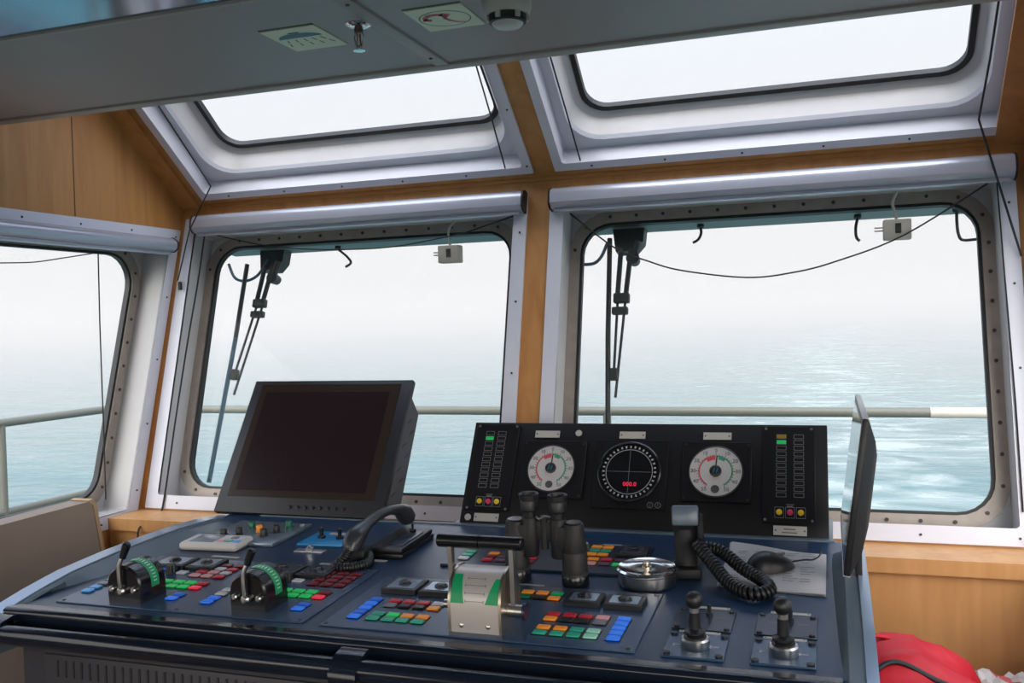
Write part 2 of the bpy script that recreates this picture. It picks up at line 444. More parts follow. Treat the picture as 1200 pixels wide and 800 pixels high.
# ------------------------------------------------------------------ cords
def cord(name, label, pts, r=.0022, extra=None, m=cord_m):
    mb = MB(); mb.tube(pts, r, 6)
    o = mb.build(name, m); tag(o, label, 'wire')
    return o
def smoothp(P, n=6):
    out = []
    P = [V(p) for p in P]
    for i in range(len(P)-1):
        p0, p1, p2, p3 = P[max(i-1, 0)], P[i], P[i+1], P[min(i+2, len(P)-1)]
        for k in range(n):
            t = k/n
            out.append(.5*((2*p1)+(p2-p0)*t+(2*p0-5*p1+4*p2-p3)*t*t+(3*p1-p0-3*p2+p3)*t**3))
    out.append(P[-1]); return out
cord('guide_wire', 'thin black cord sagging across the aft window behind the instrument panel', smoothp([A1.px(x, y, .0) for x, y in ((668,250),(720,290),(760,306),(800,317),(875,325),(930,319),(980,306),(1060,275),(1165,210))]), .0026)
cord('guide_wire', 'thin black cord sagging along the top of the aft window behind the big monitor', smoothp([A1.px(x, y, .0) for x, y in ((610,250),(570,264),(530,276),(440,291),(330,290),(250,275),(238,273))]), .0022)
cord('guide_wire', 'thin black cord hanging down the left jamb of the aft window behind the big monitor', smoothp([A1.px(x, y, -.012) for x, y in ((240,273),(232,330),(220,400),(206,490),(193,580))]+[A1.px(190,592,-.02)+V((0,-.02,-.03)), V((-2.13,2.45,.87)), V((-2.13,2.452,.78))]), .003)
cord('guide_wire', 'thin cord hanging straight down inside the side wall window', [AL.px(115,297,-.02), AL.px(117,380,-.02), AL.px(122,520,-.02), AL.px(124,585,-.02)], .0022)
cord('guide_wire', 'short dark cord swagged along the top of the side wall window', smoothp([AL.px(x, y, -.015) for x, y in ((0,308),(40,307),(75,302),(108,297))]), .002)
cord('guide_wire', 'dark guide cord crossing the right end of the skylight over the big monitor', [A2.px(556,70,-.012), A2.px(575,135,-.012), A2.px(592,197,-.012)], .0026)
cord('guide_wire', 'dark guide cord along the left edge of the skylight over the big monitor', [A2.px(180,115,-.012), A2.px(247,218,-.012), A1.px(222,270,-.07), A1.px(208,330,-.02)], .0026)
cord('guide_wire', 'dark guide cord along the left edge of the skylight over the instrument panel', [A2.px(643,60,-.012), A2.px(662,125,-.012), A2.px(680,188,-.012)], .0026)
cord('guide_wire', 'dark guide cord from the skylight down to the right end of the aft window', [A2.px(1172,-10,-.012), A2.px(1160,70,-.012), A2.px(1147,140,-.012), A1.px(1172,220,-.055), A1.px(1197,300,-.02)], .003)
cord('guide_wire', 'thin black cord beside the right jamb of the aft window near the thin monitor', [A1.px(x, y, -.012) for x, y in ((1168,212),(1178,330),(1190,470),(1199,600))], .0022)

# ------------------------------------------------------------------ junction boxes under the window heads
def junction(px, label):
    c = A1.p(px, .872, .03)
    root = thing('junction_box', label, 'junction box', M.Translation(c), 'junction boxes hung at the window heads')
    mb = MB().rbox((-.037, -.022, -.03), (.037, .022, .028), .004)
    mb.build('case', box_m, root)
    MB().rbox((-.006, -.0235, -.012), (.010, -.02, .016), .001).build('rocker_switch', blk2, root)
    MB().tube(smoothp([(0, 0, .026), (-.004, .004, .05), (-.010, .012, .075), (-.002, .02, .098), (.004, .034, .11)]), .0042, 8).build('cable', ivory, root)
    MB().cyl((-.06, 0, -.002), (-.036, 0, -.002), .0022, None, 8).cyl((-.06, 0, .007), (-.036, 0, .007), .0022, None, 8).build('plug_pins', brass, root)
    return root
junction(-1.190, 'small beige junction box hanging at the top of the window behind the big monitor')
junction(.184, 'small beige junction box hanging at the top of the window behind the instrument panel')

# ------------------------------------------------------------------ outside: sea, deck, rails, wipers
def sea_mat():
    m = bpy.data.materials.new('sea_water'); m.use_nodes = True; nt = m.node_tree; N = nt.nodes; L = nt.links
    b = N['Principled BSDF']; b.inputs['Roughness'].default_value = .12; b.inputs['IOR'].default_value = 1.33
    tc = N.new('ShaderNodeTexCoord')
    def noise(scale, det, mp):
        mpn = N.new('ShaderNodeMapping'); mpn.inputs['Scale'].default_value = mp; L.new(tc.outputs['Object'], mpn.inputs[0])
        n = N.new('ShaderNodeTexNoise'); n.inputs['Scale'].default_value = scale; n.inputs['Detail'].default_value = det
        n.inputs['Distortion'].default_value = .6
        L.new(mpn.outputs[0], n.inputs['Vector']); return n
    sw = noise(.05, 4, (.5, 1.2, 1)); chop = noise(.45, 8, (.7, 1.3, 1))
    # wake: foam follows a curved track astern
    sep = N.new('ShaderNodeSeparateXYZ'); L.new(tc.outputs['Object'], sep.inputs[0])
    def mth(op, a, b_=None, c=None):
        n = N.new('ShaderNodeMath'); n.operation = op
        for i, q in enumerate((a, b_, c)):
            if q is None: continue
            if isinstance(q, (int, float)): n.inputs[i].default_value = q
            else: L.new(q, n.inputs[i])
        return n.outputs[0]
    x, y = sep.outputs[0], sep.outputs[1]
    # centre line x = 5 + .00012 y^2 - .05 y
    cx = mth('ADD', mth('MULTIPLY', mth('POWER', y, 2.), .00010), mth('MULTIPLY_ADD', y, -.06, 8.))
    dx = mth('ABSOLUTE', mth('SUBTRACT', x, cx))
    wid = mth('MULTIPLY_ADD', y, .06, 16.)
    wk = mth('SUBTRACT', 1., mth('DIVIDE', dx, wid)); wk = mth('MAXIMUM', wk, 0.)
    foamn = noise(.28, 10, (.6, 1.1, 1))
    fm = mth('MULTIPLY', wk, 1.0); fm = mth('MULTIPLY_ADD', fm, .22, foamn.outputs['Fac'])
    fr = N.new('ShaderNodeValToRGB'); fr.color_ramp.elements[0].position = .60; fr.color_ramp.elements[1].position = .84
    L.new(fm, fr.inputs[0])
    cr = N.new('ShaderNodeValToRGB')
    cr.color_ramp.elements[0].position = .3; cr.color_ramp.elements[0].color = (.002, .080, .105, 1)
    cr.color_ramp.elements[1].position = .75; cr.color_ramp.elements[1].color = (.014, .130, .146, 1)
    mixn = mth('ADD', mth('MULTIPLY', sw.outputs['Fac'], .5), mth('MULTIPLY', chop.outputs['Fac'], .5)); L.new(mixn, cr.inputs[0])
    mx = N.new('ShaderNodeMix'); mx.data_type = 'RGBA'; L.new(fr.outputs[0], mx.inputs[0]); L.new(cr.outputs[0], mx.inputs[6]); mx.inputs[7].default_value = (.26, .32, .32, 1)
    L.new(mx.outputs[2], b.inputs['Base Color'])
    rr = mth('MULTIPLY_ADD', fr.outputs[0], .3, .06); L.new(rr, b.inputs['Roughness'])
    bp = N.new('ShaderNodeBump'); bp.inputs['Strength'].default_value = .5; bp.inputs['Distance'].default_value = .34
    h = mth('ADD', mth('MULTIPLY', sw.outputs['Fac'], 2.2), mth('MULTIPLY', chop.outputs['Fac'], .8)); L.new(h, bp.inputs['Height'])
    L.new(bp.outputs[0], b.inputs['Normal'])
    return m
mb = MB(); mb.box((-9000, -9000, -9.5), (9000, 9000, -9))
o = mb.build('sea', sea_mat()); struct(o)
struct(MB().box((-4.2, 2.72, -.12), (2.4, 4.6, -.02)).box((-4.2, -4, -.12), (-2.34, 2.72, -.02)).build('deck_outside', hull_m))

hm = bpy.data.materials.new('sea_haze'); hm.use_nodes = True; hm.node_tree.nodes.clear()
_o = hm.node_tree.nodes.new('ShaderNodeOutputMaterial'); _v = hm.node_tree.nodes.new('ShaderNodeVolumeScatter')
_v.inputs['Color'].default_value = (1, .99, .98, 1); _v.inputs['Density'].default_value = HAZE_S; _v.inputs['Anisotropy'].default_value = 0
_a = hm.node_tree.nodes.new('ShaderNodeVolumeAbsorption'); _a.inputs['Color'].default_value = (0, 0, 0, 1); _a.inputs['Density'].default_value = HAZE_A
_s = hm.node_tree.nodes.new('ShaderNodeAddShader'); hm.node_tree.links.new(_v.outputs[0], _s.inputs[0]); hm.node_tree.links.new(_a.outputs[0], _s.inputs[1])
hm.node_tree.links.new(_s.outputs[0], _o.inputs['Volume'])
tag(MB().box((-3500, 14, -8.9), (3500, 3500, 26)).build('haze', hm), 'pale haze lying over the water beyond the rail', 'haze', None, 'stuff')
rail = thing('guard_rail', 'pale painted tubular guard rail around the deck outside the windows', 'guard rail')
MB().tube([(-4, -3.5, 1.065), (-4, 4.4, 1.065)], .022, 12).build('top_tube', rail_m, rail)
MB().tube([(-4, 4.4, 1.065), (.40, 4.4, 1.06)], .022, 12).build('top_tube', rail_m, rail)
lab(MB().tube([(.40, 4.4, 1.06), (2.3, 4.4, 1.06)], .0235, 12).build('top_tube', rail_w, rail), 'freshly white length of rail')
MB().tube([(-4, -3.5, .61), (-4, 4.4, .61)], .018, 12).build('lower_tube', rail_m, rail)
MB().tube([(-4, 4.4, .52), (2.3, 4.4, .52)], .018, 12).build('lower_tube', rail_m, rail)
for p in ((-4, 3.64), (-4, 1.6), (-4, -.6), (-4, 4.4), (-2.55, 4.4), (-1.03, 4.4), (.7, 4.4), (2.2, 4.4)):
    MB().cyl((p[0], p[1], -.02), (p[0], p[1], 1.06), .02, None, 12).build('post', rail_m, rail)

def wiper(blade, pivot, joint, tip, hub, hose, label):
    h = .17
    P = lambda q, hh=h: A1.p(q[0], q[1], hh)
    root = thing('window_wiper', label, 'wiper', None, 'pantograph wipers outside the aft windows')
    top, mid, bot = blade[:3]
    MB().tube([P(top), P(mid)], .0085, 8).build('blade', wiper_m, root)
    lab(MB().tube([P(mid), P(bot)], .0085, 8).build('blade', wiper_b if blade[3] else wiper_m, root), 'blue lower length of the blade' if blade[3] else 'lower length of the blade')
    MB().prism([P((pivot[0]-.05, pivot[1]+.07)), P((pivot[0]+.06, pivot[1]+.07)), P((pivot[0]+.055, pivot[1]+.0)), P((pivot[0]+.03, pivot[1]-.03)), P((pivot[0]-.035, pivot[1]-.03)), P((pivot[0]-.04, pivot[1]))], A1.n*.05).build('motor_bracket', wiper_m, root)
    for dx in (-.017, .017):
        a = V((pivot[0]+dx, pivot[1]-.02)); b_ = V((joint[0]+dx*.8, joint[1]+.02))
        MB().tube([P(a), P(b_)], .0085, 8).build('drive_arm', wiper_m, root)
    MB().rbox((-.026, -.012, -.012), (.026, .02, .012), .004, 2, M.Translation(P(joint)) @ A1.mat().to_3x3().to_4x4()).rbox((-.03, -.05, -.012), (.022, -.026, .012), .004, 2, M.Translation(P(joint)) @ A1.mat().to_3x3().to_4x4()).build('clamp', wiper_m, root)
    d = V(tip)-V(joint)
    for dx in (-.013, .012):
        MB().tube([P((joint[0]+dx, joint[1]-.01)), P((tip[0]+dx*.3, tip[1]+(.08 if dx < 0 else 0)))], .0045, 8).build('link_rod', wiper_m, root)
    MB().rbox((-.014, -.02, -.01), (.014, .02, .01), .004, 2, M.Translation(P((tip[0]-.004, tip[1]+.075))) @ A1.mat().to_3x3().to_4x4()).build('blade_clamp', wiper_m, root)
    MB().cyl(P(hub, h-.01), P(hub, h+.03), .022, .018, 14).tube([P((pivot[0]+.04, pivot[1])), P(hub)], .012, 8).build('hub', wiper_m, root)
    MB().tube(smoothp([P(q) for q in hose]), .0055, 8).build('washer_hose', wiper_b, root)
    return root
wiper(((-2.082, .925), (-2.092, .64), (-2.128, .105), True), (-1.985, .93), (-2.005, .765), (-2.072, .425), (-1.962, .866),
      ((-2.165, .93), (-2.13, .875), (-2.08, .86), (-2.03, .88), (-1.99, .94)), 'black wiper with blue-tinted blade outside the window behind the big dark monitor')
wiper(((-.684, .945), (-.679, .62), (-.666, .20), False), (-.628, .93), (-.638, .735), (-.652, .413), (-.604, .872),
      ((-.775, .86), (-.735, .862), (-.71, .885), (-.692, .93)), 'black wiper with upright dark blade outside the window behind the instrument panel')
for (a, b, lb) in ((-2.19, -1.0, 'green-grey eyebrow strip above the outside of the window behind the big monitor'), (-.80, .44, 'green-grey eyebrow strip above the outside of the window behind the instrument panel')):
    mb = MB(); mb.prism([A1.p(a, .972, .14), A1.p(a, 1.06, .14), A1.p(a, 1.06, .24), A1.p(a, .985, .24)], (b-a, 0, 0)); tag(mb.build('rain_visor', visor_m), lb, 'visor', 'rain visors over the windows')
def hook(pts, label):
    mb = MB(); mb.tube(smoothp([A1.p(x, v, .17) for x, v in pts]), .0045, 8)
    mb.cyl(A1.p(pts[0][0], pts[0][1], .17), A1.p(pts[0][0], pts[0][1]+.03, .17), .011, None, 10)
    tag(mb.build('washer_nozzle', wiper_m), label, 'nozzle', 'curved nozzles outside the window heads')
hook(((-1.70, .965), (-1.66, .935), (-1.64, .91), (-1.66, .895)), 'small curved dark nozzle outside the window behind the big monitor')
hook(((-.388, .965), (-.386, .945), (-.395, .925), (-.412, .915)), 'small curved dark nozzle bent sideways, middle of the window behind the instrument panel')
hook(((.084, .965), (.078, .935), (.079, .905), (.088, .892)), 'small nearly straight dark nozzle beside the junction box over the instrument panel window')
hook(((.358, .965), (.357, .93), (.36, .895), (.372, .878), (.42, .880)), 'dark angled pipe nozzle in the corner of the window by the thin monitor')

# ------------------------------------------------------------------ console
TD = M.Translation((0, 1.465, .95)) @ M.Rotation(R(3), 4, 'X')      # desk frame: x right, y away, z up from the desk
DZ = lambda Y: .95+(Y-1.465)*tan(R(3))
con = thing('ship_console', 'long dark blue bridge console with curved grey sides and sloping desk', 'console')
mb = MB()
mb.prism([(-1.612, 1.50, 0), (-1.612, 1.50, .90), (-1.612, 2.19, .935), (-1.612, 2.2, .90), (-1.612, 2.44, .90), (-1.612, 2.44, 0)], (1.655, 0, 0))
mb.build('body', body_m, con)
mb = MB(); mb.prism([(-1.6, 1.47, DZ(1.47)-.03), (-1.6, 1.47, DZ(1.47)), (-1.6, 2.205, DZ(2.205)), (-1.6, 2.205, DZ(2.205)-.03)], (1.612, 0, 0)); mb.build('desktop', desk_m, con)
mb = MB(); mb.rbox((-1.5, 2.196, .975), (0.0, 2.21, .992), .003); lab(mb.build('back_edge', side_m, con), 'pale rear edge of the desktop')
mb = MB(); prof = [(1.472, .953)]+[(1.452+.012*cos(t), .943+.010*sin(t)) for t in [R(80+a*12) for a in range(9)]]+[(1.440, .938), (1.441, .909), (1.446, .905), (1.50, .905), (1.50, .93)]
mb.prism([(-1.598, y, z) for y, z in prof], (1.604, 0, 0)); lab(mb.build('front_lip', lip_m, con), 'glossy black rounded front edge')
ZT = [(1.42, .935), (1.45, .947), (1.53, .964), (1.617, .978), (1.75, .988), (1.9, .994), (2.0, .995), (2.117, .991), (2.22, .980)]
IBL = [(1.42, -1.606), (1.503, -1.604), (1.60, -1.572), (1.67, -1.545), (1.785, -1.52), (2.0, -1.49), (2.22, -1.475)]
def lerp(T, x):
    for (a, b), (c, d) in zip(T, T[1:]):
        if x <= c: return b+(d-b)*(x-a)/(c-a)
    return T[-1][1]
for side in (-1, 1):
    secs = []
    for i in range(25):
        Y = 1.42+.8*i/24; zt = lerp(ZT, Y); zb = max(min(DZ(Y)-.002, zt-.006), .9)
        if side == -1: q = [(-1.632, .86), (-1.632, zt-.006), (-1.627, zt), (-1.586, zt), (-1.580, zt-.005), (min(lerp(IBL, Y), -1.47), zb), (lerp(IBL, Y), .86)]
        else: q = [(.052, .5), (.056, zt-.006), (.049, zt), (.016, zt), (.010, zt-.005), (.007-.03*(Y-1.42), zb), (.006, .5)]
        secs.append([(x, Y, z) for x, z in q])
    sp_ = lab(MB().loft(secs).build('side_panel', side_m, con, ang=30), 'grey-blue arched end panel')
    x0, x1 = (-1.634, -1.594) if side == -1 else (.040, .058)
    tp = [[(x0, Y, lerp(ZT, Y)+.0002), (x0, Y, lerp(ZT, Y)+.003), (x1, Y, lerp(ZT, Y)+.003), (x1, Y, lerp(ZT, Y)+.0002)] for Y in [1.42+.8*i/24 for i in range(25)]]
    lab(MB().loft(tp).build('top_sheen', sheen_m, sp_, ang=30), 'painted sky sheen along the top edge')
# ventilated access panel
mb = MB(); mb.rbox((-1.553, 1.494, .30), (-.50, 1.503, .846), .002)
mb.m(1)
for k in range(44): mb.box((-1.518+k*.0205, 1.4925, .801), (-1.5135+k*.0205, 1.496, .836))
mb.m(2); mb.box((-1.54, 1.4932, .782), (-.51, 1.496, .7845))
mb.build('vent_panel', [body_m, rubber, blk3], con)
mb = MB(); mb.tube(smoothp([(-1.72, 1.49, .90), (-1.715, 1.44, .912), (-1.69, 1.405, .916), (-1.62, 1.40, .916), (-1.2, 1.40, .916), (-.6, 1.40, .918), (0.02, 1.40, .918), (.07, 1.41, .918), (.085, 1.45, .91), (.085, 1.5, .9)]), .0195, 16)
lab(mb.build('handrail', lip_m, con), 'thick black grab rail along the front')
for X in (-.79, .0, -1.58):
    mb = MB(); pr = [(1.452, .925), (1.447, .942), (1.425, .946), (1.395, .940), (1.374, .918), (1.376, .898), (1.382, .9), (1.380, .917), (1.399, .935), (1.425, .9395), (1.44, .925)]
    mb.prism([(X-.026, y, z) for y, z in pr], (.052, 0, 0)); mb.build('rail_bracket', lip_m, con, ang=50)
# light pipe of a back shelf under the instrument housing
mb = MB(); mb.rbox((-.93, 2.20, .955), (-.005, 2.43, .992), .004); lab(mb.build('plinth', side_m, con), 'blue-grey plinth under the instrument panel')

# ------------------------------------------------------------------ control panels with push buttons
def deskthing(name, label, cat, u, v, h=0, rz=0, group=None):
    return thing(name, label, cat, TD @ M.Translation((u, v, h)) @ M.Rotation(rz, 4, 'Z'), group)
BW, BH = .0240, .0168
def button(root, k, u, v, h=.0035, w=BW, d=BH):
    o = MB().rbox((-w/2, -d/2, 0), (w/2, d/2, .004), .0015, 1).build('push_button', bmat(k), root, T=M.Translation((u, v, h)))
    lab(o, BT[k][0]+' push button'); return o
def bgrid(root, rows, us, vs, bz=None, h=.0035):
    """rows of colour letters, front row first"""
    mb = MB(); mb.rbox((us[0]-BW/2-.003, vs[0]-BH/2-.003, 0), (us[-1]+BW/2+.003, vs[-1]+BH/2+.003, h-.0003), .001, 1); mb.build('button_bezel', blk2, root)
    for r, v in zip(rows, vs):
        for k, u in zip(r, us):
            if k != '.': button(root, k, u, v, h)
def selector(root, u0, u1, v0, v1, hb=.010, face=None):
    b = MB().rbox((0, 0, 0), (u1-u0, v1-v0, hb), .0015, 1).build('selector_block', blk2, root, T=M.Translation((u0, v0, .002)))
    f = MB().rbox((.009, .009, hb-.0002), (u1-u0-.009, v1-v0-.009, hb+.0012), .0005, 1).build('face_plate', face or alu_dark, b)
    c = M.Translation(((u1-u0)/2, (v1-v0)/2, hb+.001))
    MB().lathe([(.0135, 0), (.0135, .0025), (.011, .003), (.010, .005), (.0085, .0056)], None, 20).build('rotary_knob', blk, b, T=c)
    return b
alu_dark = mat('selector_face', (.30, .37, .46), .2, .75)
alu_dim = mat('selector_face_dark', (.07, .08, .105), .25, .5)
def tagplate(root, u0, u1, v0, v1, h=.003, name='name_tag'):
    mb = MB(); mb.rbox((u0, v0, h), (u1, v1, h+.0012), .0005, 1); mb.m(1)
    for u in (u0+.004, u1-.004): mb.disc((u, (v0+v1)/2, h+.001), .0016, (0, 0, 1), .0006, 8)
    return mb.build(name, [tag_m, tagtxt], root)
def knob(root, u, v, h, r=.011, hh=.016, m=None, cap=None):
    k = MB()
    n = 18; secs = []
    for z, s in ((0, 1.05), (.003, 1), (hh-.002, .92), (hh, .8)):
        secs.append([(r*s*(1 if i % 2 else .9)*cos(2*pi*i/(2*n)), r*s*(1 if i % 2 else .9)*sin(2*pi*i/(2*n)), z) for i in range(2*n)])
    k.loft(secs); o = k.build('dimmer_knob', m or blk2, root, T=M.Translation((u, v, h)))
    if cap: MB().disc((0, 0, hh), r*.7, (0, 0, 1), .001, 16).build('knob_cap', cap, o)
    return o

# -- propulsion panel on the left of the desk
p = deskthing('push_button_unit', 'wide dark control panel carrying two black lever heads on the left of the desk', 'control panel', 0, 0, 0, 0, 'flush push-button control panels on the console')
mb = MB().rbox((-1.522, .036, 0), (-.94, .352, .003), .001, 1)
mb.m(1)
for q in ((-1.51, .046), (-.952, .046), (-.952, .342), (-1.23, .046)): mb.disc((q[0], q[1], .003), .004, (0, 0, 1), .001, 10)
mb.build('plate', [plate_m, bolt_m], p)
for off, gk in ((0., ('pgGr', 'ggGr')), (.295, ('gGGR', 'GGGm'))):
    if off == 0: rows = ('rpGR', 'gGGr'); red = ('ppr', 'rpw', 'rwr', 'mmm')
    else: rows = ('GGGR', 'GGGm'); red = ('mmm', 'mmm', 'mmm', 'mmm')
    if off == 0: rows = ('gGGR', 'GGGr')
    bgrid(p, rows, [-1.365+off+k*.030 for k in range(4)], (.162, .187))
    bgrid(p, red, [-1.330+off+k*.031 for k in range(3)], (.234, .258, .282, .307))
    bgrid(p, ('B', 'b'), [-1.281+off], (.096, .118))
    selector(p, -1.476+off*.965, -1.390+off*.965, .266, .332, .010, alu_dark if off == 0 else alu_dim)
    selector(p, -1.383+off*.965, -1.312+off*.965, .266, .332, .010, alu_dark if off == 0 else alu_dim)
    knob(p, -1.403+off, .246, .003, .0115, .018)
    MB().rbox((-1.385+off, .238, .003), (-1.362+off, .256, .0065), .001, 1).build('indicator_lamp', bmat('w'), p)
    button(p, 'b', -1.437+off, .255)
bgrid(p, ('B', 'B', 'w', 'w'), [-1.193], (.092, .115, .140, .163))
bgrid(p, ('c', 'c', 's', 's'), [-1.498], (.100, .123, .146, .169))

# -- centre panel under the silver throttle
p = deskthing('push_button_unit', 'dark control panel with lit buttons either side of the silver throttle', 'control panel', 0, 0, 0, 0, 'flush push-button control panels on the console')
mb = MB().rbox((-.905, .034, 0), (-.316, .318, .003), .001, 1); mb.m(1)
for q in ((-.895, .044), (-.328, .044), (-.328, .308), (-.895, .308)): mb.disc((q[0], q[1], .003), .004, (0, 0, 1), .001, 10)
mb.build('plate', [plate_m, bolt_m], p)
bgrid(p, ('B', 'b', 'B', 'B', 'b'), [-.857], (.082, .104, .127, .150, .173))
bgrid(p, ('skko', 'rrrw'), [-.815, -.785, -.755, -.724], (.150, .173))
bgrid(p, ('tttt', 'tGoo'), [-.817, -.786, -.757, -.726], (.081, .103))
bgrid(p, ('okks', 'rrrp'), [-.492, -.461, -.431, -.400], (.145, .168))
bgrid(p, ('tttl', 'ootl'), [-.492, -.461, -.431, -.401], (.079, .103))
bgrid(p, ('B', 'B', 'B', 'B', 'B'), [-.361], (.079, .102, .124, .146, .169))
bgrid(p, ('dko', 'oog'), [-.575, -.545, -.515], (.248, .273))
selector(p, -.868, -.792, .214, .286, .011); selector(p, -.786, -.712, .214, .280, .011)
selector(p, -.488, -.418, .218, .276, .011); selector(p, -.411, -.338, .216, .274, .011)

# -- rear panel behind the binoculars
p = deskthing('push_button_unit', 'long narrow control panel behind the binoculars in front of the instrument panel', 'control panel', 0, 0, 0, 0, 'flush push-button control panels on the console')
MB().rbox((-.822, .408, 0), (-.386, .610, .006), .0015, 1).build('plate', plate2_m, p)
for us, vs, rows in (([-.782], (.450, .473, .495), ('w', 't', 'g')), ([-.725, -.695], (.448, .470, .493), ('rv', 'mv', 'ov')), ([-.632], (.450, .475), ('m', 'r')),
                     ([-.497, -.467, -.437], (.464, .493), ('pvG', 'orv')), ([-.510, -.484], (.528, .555, .582), ('oo', 'tt', 'oo'))):
    bgrid(p, rows, us, vs, h=.0065)
selector(p, -.455, -.388, .520, .588, .012, alu_dim)
knob(p, -.530, .552, .006, .011, .018, cap=tag_m)

# loose engraved strips fixed on the desk
def strip(u0, u1, v, label):
    o = MB().rbox((0, 0, 0), (u1-u0, .011, .0015), .0005, 1).build('label_strip', tag_m, T=TD @ M.Translation((u0, v, 0)))
    tag(o, label, 'label strip', 'engraved label strips on the console desk')
strip(-1.392, -1.318, .372, 'blank pale label strip behind the leftmost pair of selector switches')
strip(-1.100, -1.040, .368, 'blank pale label strip behind the second pair of selector switches')
strip(-1.022, -.955, .412, 'blank pale label strip in front of the left telephone cradle')
strip(-.612, -.558, .318, 'blank pale label strip beside the foot of the binoculars')
strip(-.507, -.438, .618, 'blank pale label strip at the foot of the instrument panel')

# ------------------------------------------------------------------ black lever heads
def lever_head(u, v, label, src=None):
    T = TD @ M.Translation((u, v, .003))
    if src: o = copy_tree(src); o.matrix_world = T; o['label'] = label; return o
    root = thing('control_lever', label, 'control lever', T, 'black lever heads on the left control panel')
    w, hs, d = .0415, .034, .078
    arch = [(-w, 0), (w, 0), (w, hs)]+[(w*cos(t), hs+w*sin(t)) for t in [pi*i/16 for i in range(1, 16)]]+[(-w, hs)]
    mb = MB(); ins = lambda s: [(x*s, z if z < .001 else z*s+.0) for x, z in arch]
    sec = [[(x, 0.0015, z) for x, z in ins(.95)], [(x, 0, z) for x, z in ins(.93)]]
    mb.loft([[(x, 0, z) for x, z in ins(.94)], [(x, .004, z) for x, z in ins(1)], [(x, d-.004, z) for x, z in ins(1)], [(x, d, z) for x, z in ins(.94)]])
    mb.build('housing', blk, root, ang=25)
    # green scale wrapped over the drum
    mb = MB(); a = []; b = []
    for i in range(15):
        t = R(-14+i*9.0)
        if t < 0: x, z = w+.0006, hs+w*t
        else: x, z = (w+.0006)*cos(t), hs+(w+.0006)*sin(t)
        a.append((x, .032, z)); b.append((x, .056, z))
    n = len(a); mb.add(a+b, [(i, i+1, n+i+1, n+i) for i in range(n-1)]); mb.m(1)
    for i in range(12):
        t = R(2+i*9.5); mb.box((-.0002, -.0045, -.0009), (.0008, .0045, .0009), M.Translation(((w+.0008)*cos(t), .044, hs+(w+.0008)*sin(t))) @ M.Rotation(-t, 4, 'Y'))
    lab(mb.build('scale_band', [mat('scale_green', (.01, .30, .12), .45), mat('scale_white', (.55, .75, .62), .5)], root), 'green scale band with pale markings')
    mb = MB(); mb.tube(smoothp([(.0, -.008, .026), (.0, -.010, .055), (.001, -.009, .078), (.010, -.006, .098)]), .0044, 12)
    lv = mb.build('lever', steel, root)
    MB().tube([(.009, -.0065, .094), (.012, -.005, .104), (.019, -.003, .122), (.0205, -.0025, .125)], [.0065, .0075, .0085, .006], 14).build('grip', blk, lv)
    MB().lathe([(.0095, 0), (.0095, .010), (.006, .014), (.003, .0145)], M.Translation((0, .001, .026)) @ M.Rotation(R(90), 4, 'X'), 20).build('pivot', steel, root)
    for x in (-.027, .027):
        MB().lathe([(.0065, 0), (.0065, .006), (.004, .008)], M.Translation((x, .001, .028)) @ M.Rotation(R(90), 4, 'X'), 14).build('screw_head', steel, root)
    return root
l1 = lever_head(-1.366, .058, 'black lever head with green scale, nearer the curved left end panel')
lever_head(-1.078, .066, 'black lever head with green scale, between two banks of green buttons', l1)

# ------------------------------------------------------------------ silver throttle
root = deskthing('engine_throttle', 'silver twin-lever engine throttle with black bar handles and green wedges', 'throttle', -.603, .055, .003)
prof = [(0, 0), (0, .052), (.006, .072), (.018, .089), (.035, .100), (.052, .1035), (.070, .101), (.090, .088), (.102, .066), (.105, .04), (.105, 0)]
silver = mat('throttle_paint', (.46, .42, .40), .36, .4)
MB().prism([(-.045, y, z) for y, z in prof], (.090, 0, 0)).build('housing', silver, root, ang=40)
pr2 = [(y*1.03-.001, z*1.025) for y, z in prof]
for x in (-.050, .045):
    MB().prism([(x, y, z) for y, z in pr2], (.005, 0, 0)).build('cheek_plate', brass, root, ang=40)
def onprof(s):      # arc length along the front of the quadrant, from z=.052
    P = [V(q) for q in prof[1:7]]; 
    for a, b in zip(P, P[1:]):
        L = (b-a).length
        if s <= L: q = a+(b-a)*s/L; n = V((-(b-a).y, (b-a).x)).normalized(); return q+n*.0006
        s -= L
    return P[-1]
def patch(mb, f0, f1, s0, s1, n=8):
    a = []; b = []
    for i in range(n+1):
        s = s0+(s1-s0)*i/n; q = onprof(s); a.append((f0(i/n), q[0], q[1])); b.append((f1(i/n), q[0], q[1]))
    mb.add(a+b, [(i, i+1, n+2+i, n+1+i) for i in range(n)])
grn = mat('wedge_green', (.0, .24, .085), .45)
mb = MB(); patch(mb, lambda t: -.0445, lambda t: -.020-.008*t, .0005, .054); lab(mb.build('scale_wedge', grn, root), 'green wedge')
mb = MB(); patch(mb, lambda t: .020+.016*t, lambda t: .0445, .0005, .047); lab(mb.build('scale_wedge', grn, root), 'green wedge')
mb = MB()
for s, w in ((.004, .017), (.018, .018), (.032, .019), (.045, .016)):
    patch(mb, lambda t, w=w: -w, lambda t, w=w: w, s, s+.0011, 1)
    for e_ in (-w, w): patch(mb, lambda t, e_=e_: e_-.0008, lambda t, e_=e_: e_+.0008, s-.002, s+.003, 1)
mb.build('scale_lines', greyln, root)
for x in (-.025, .025): MB().lathe([(.004, 0), (.004, .002), (.002, .003)], M.Translation((x, 0, .013)) @ M.Rotation(R(90), 4, 'X'), 12).build('screw_head', steel, root)
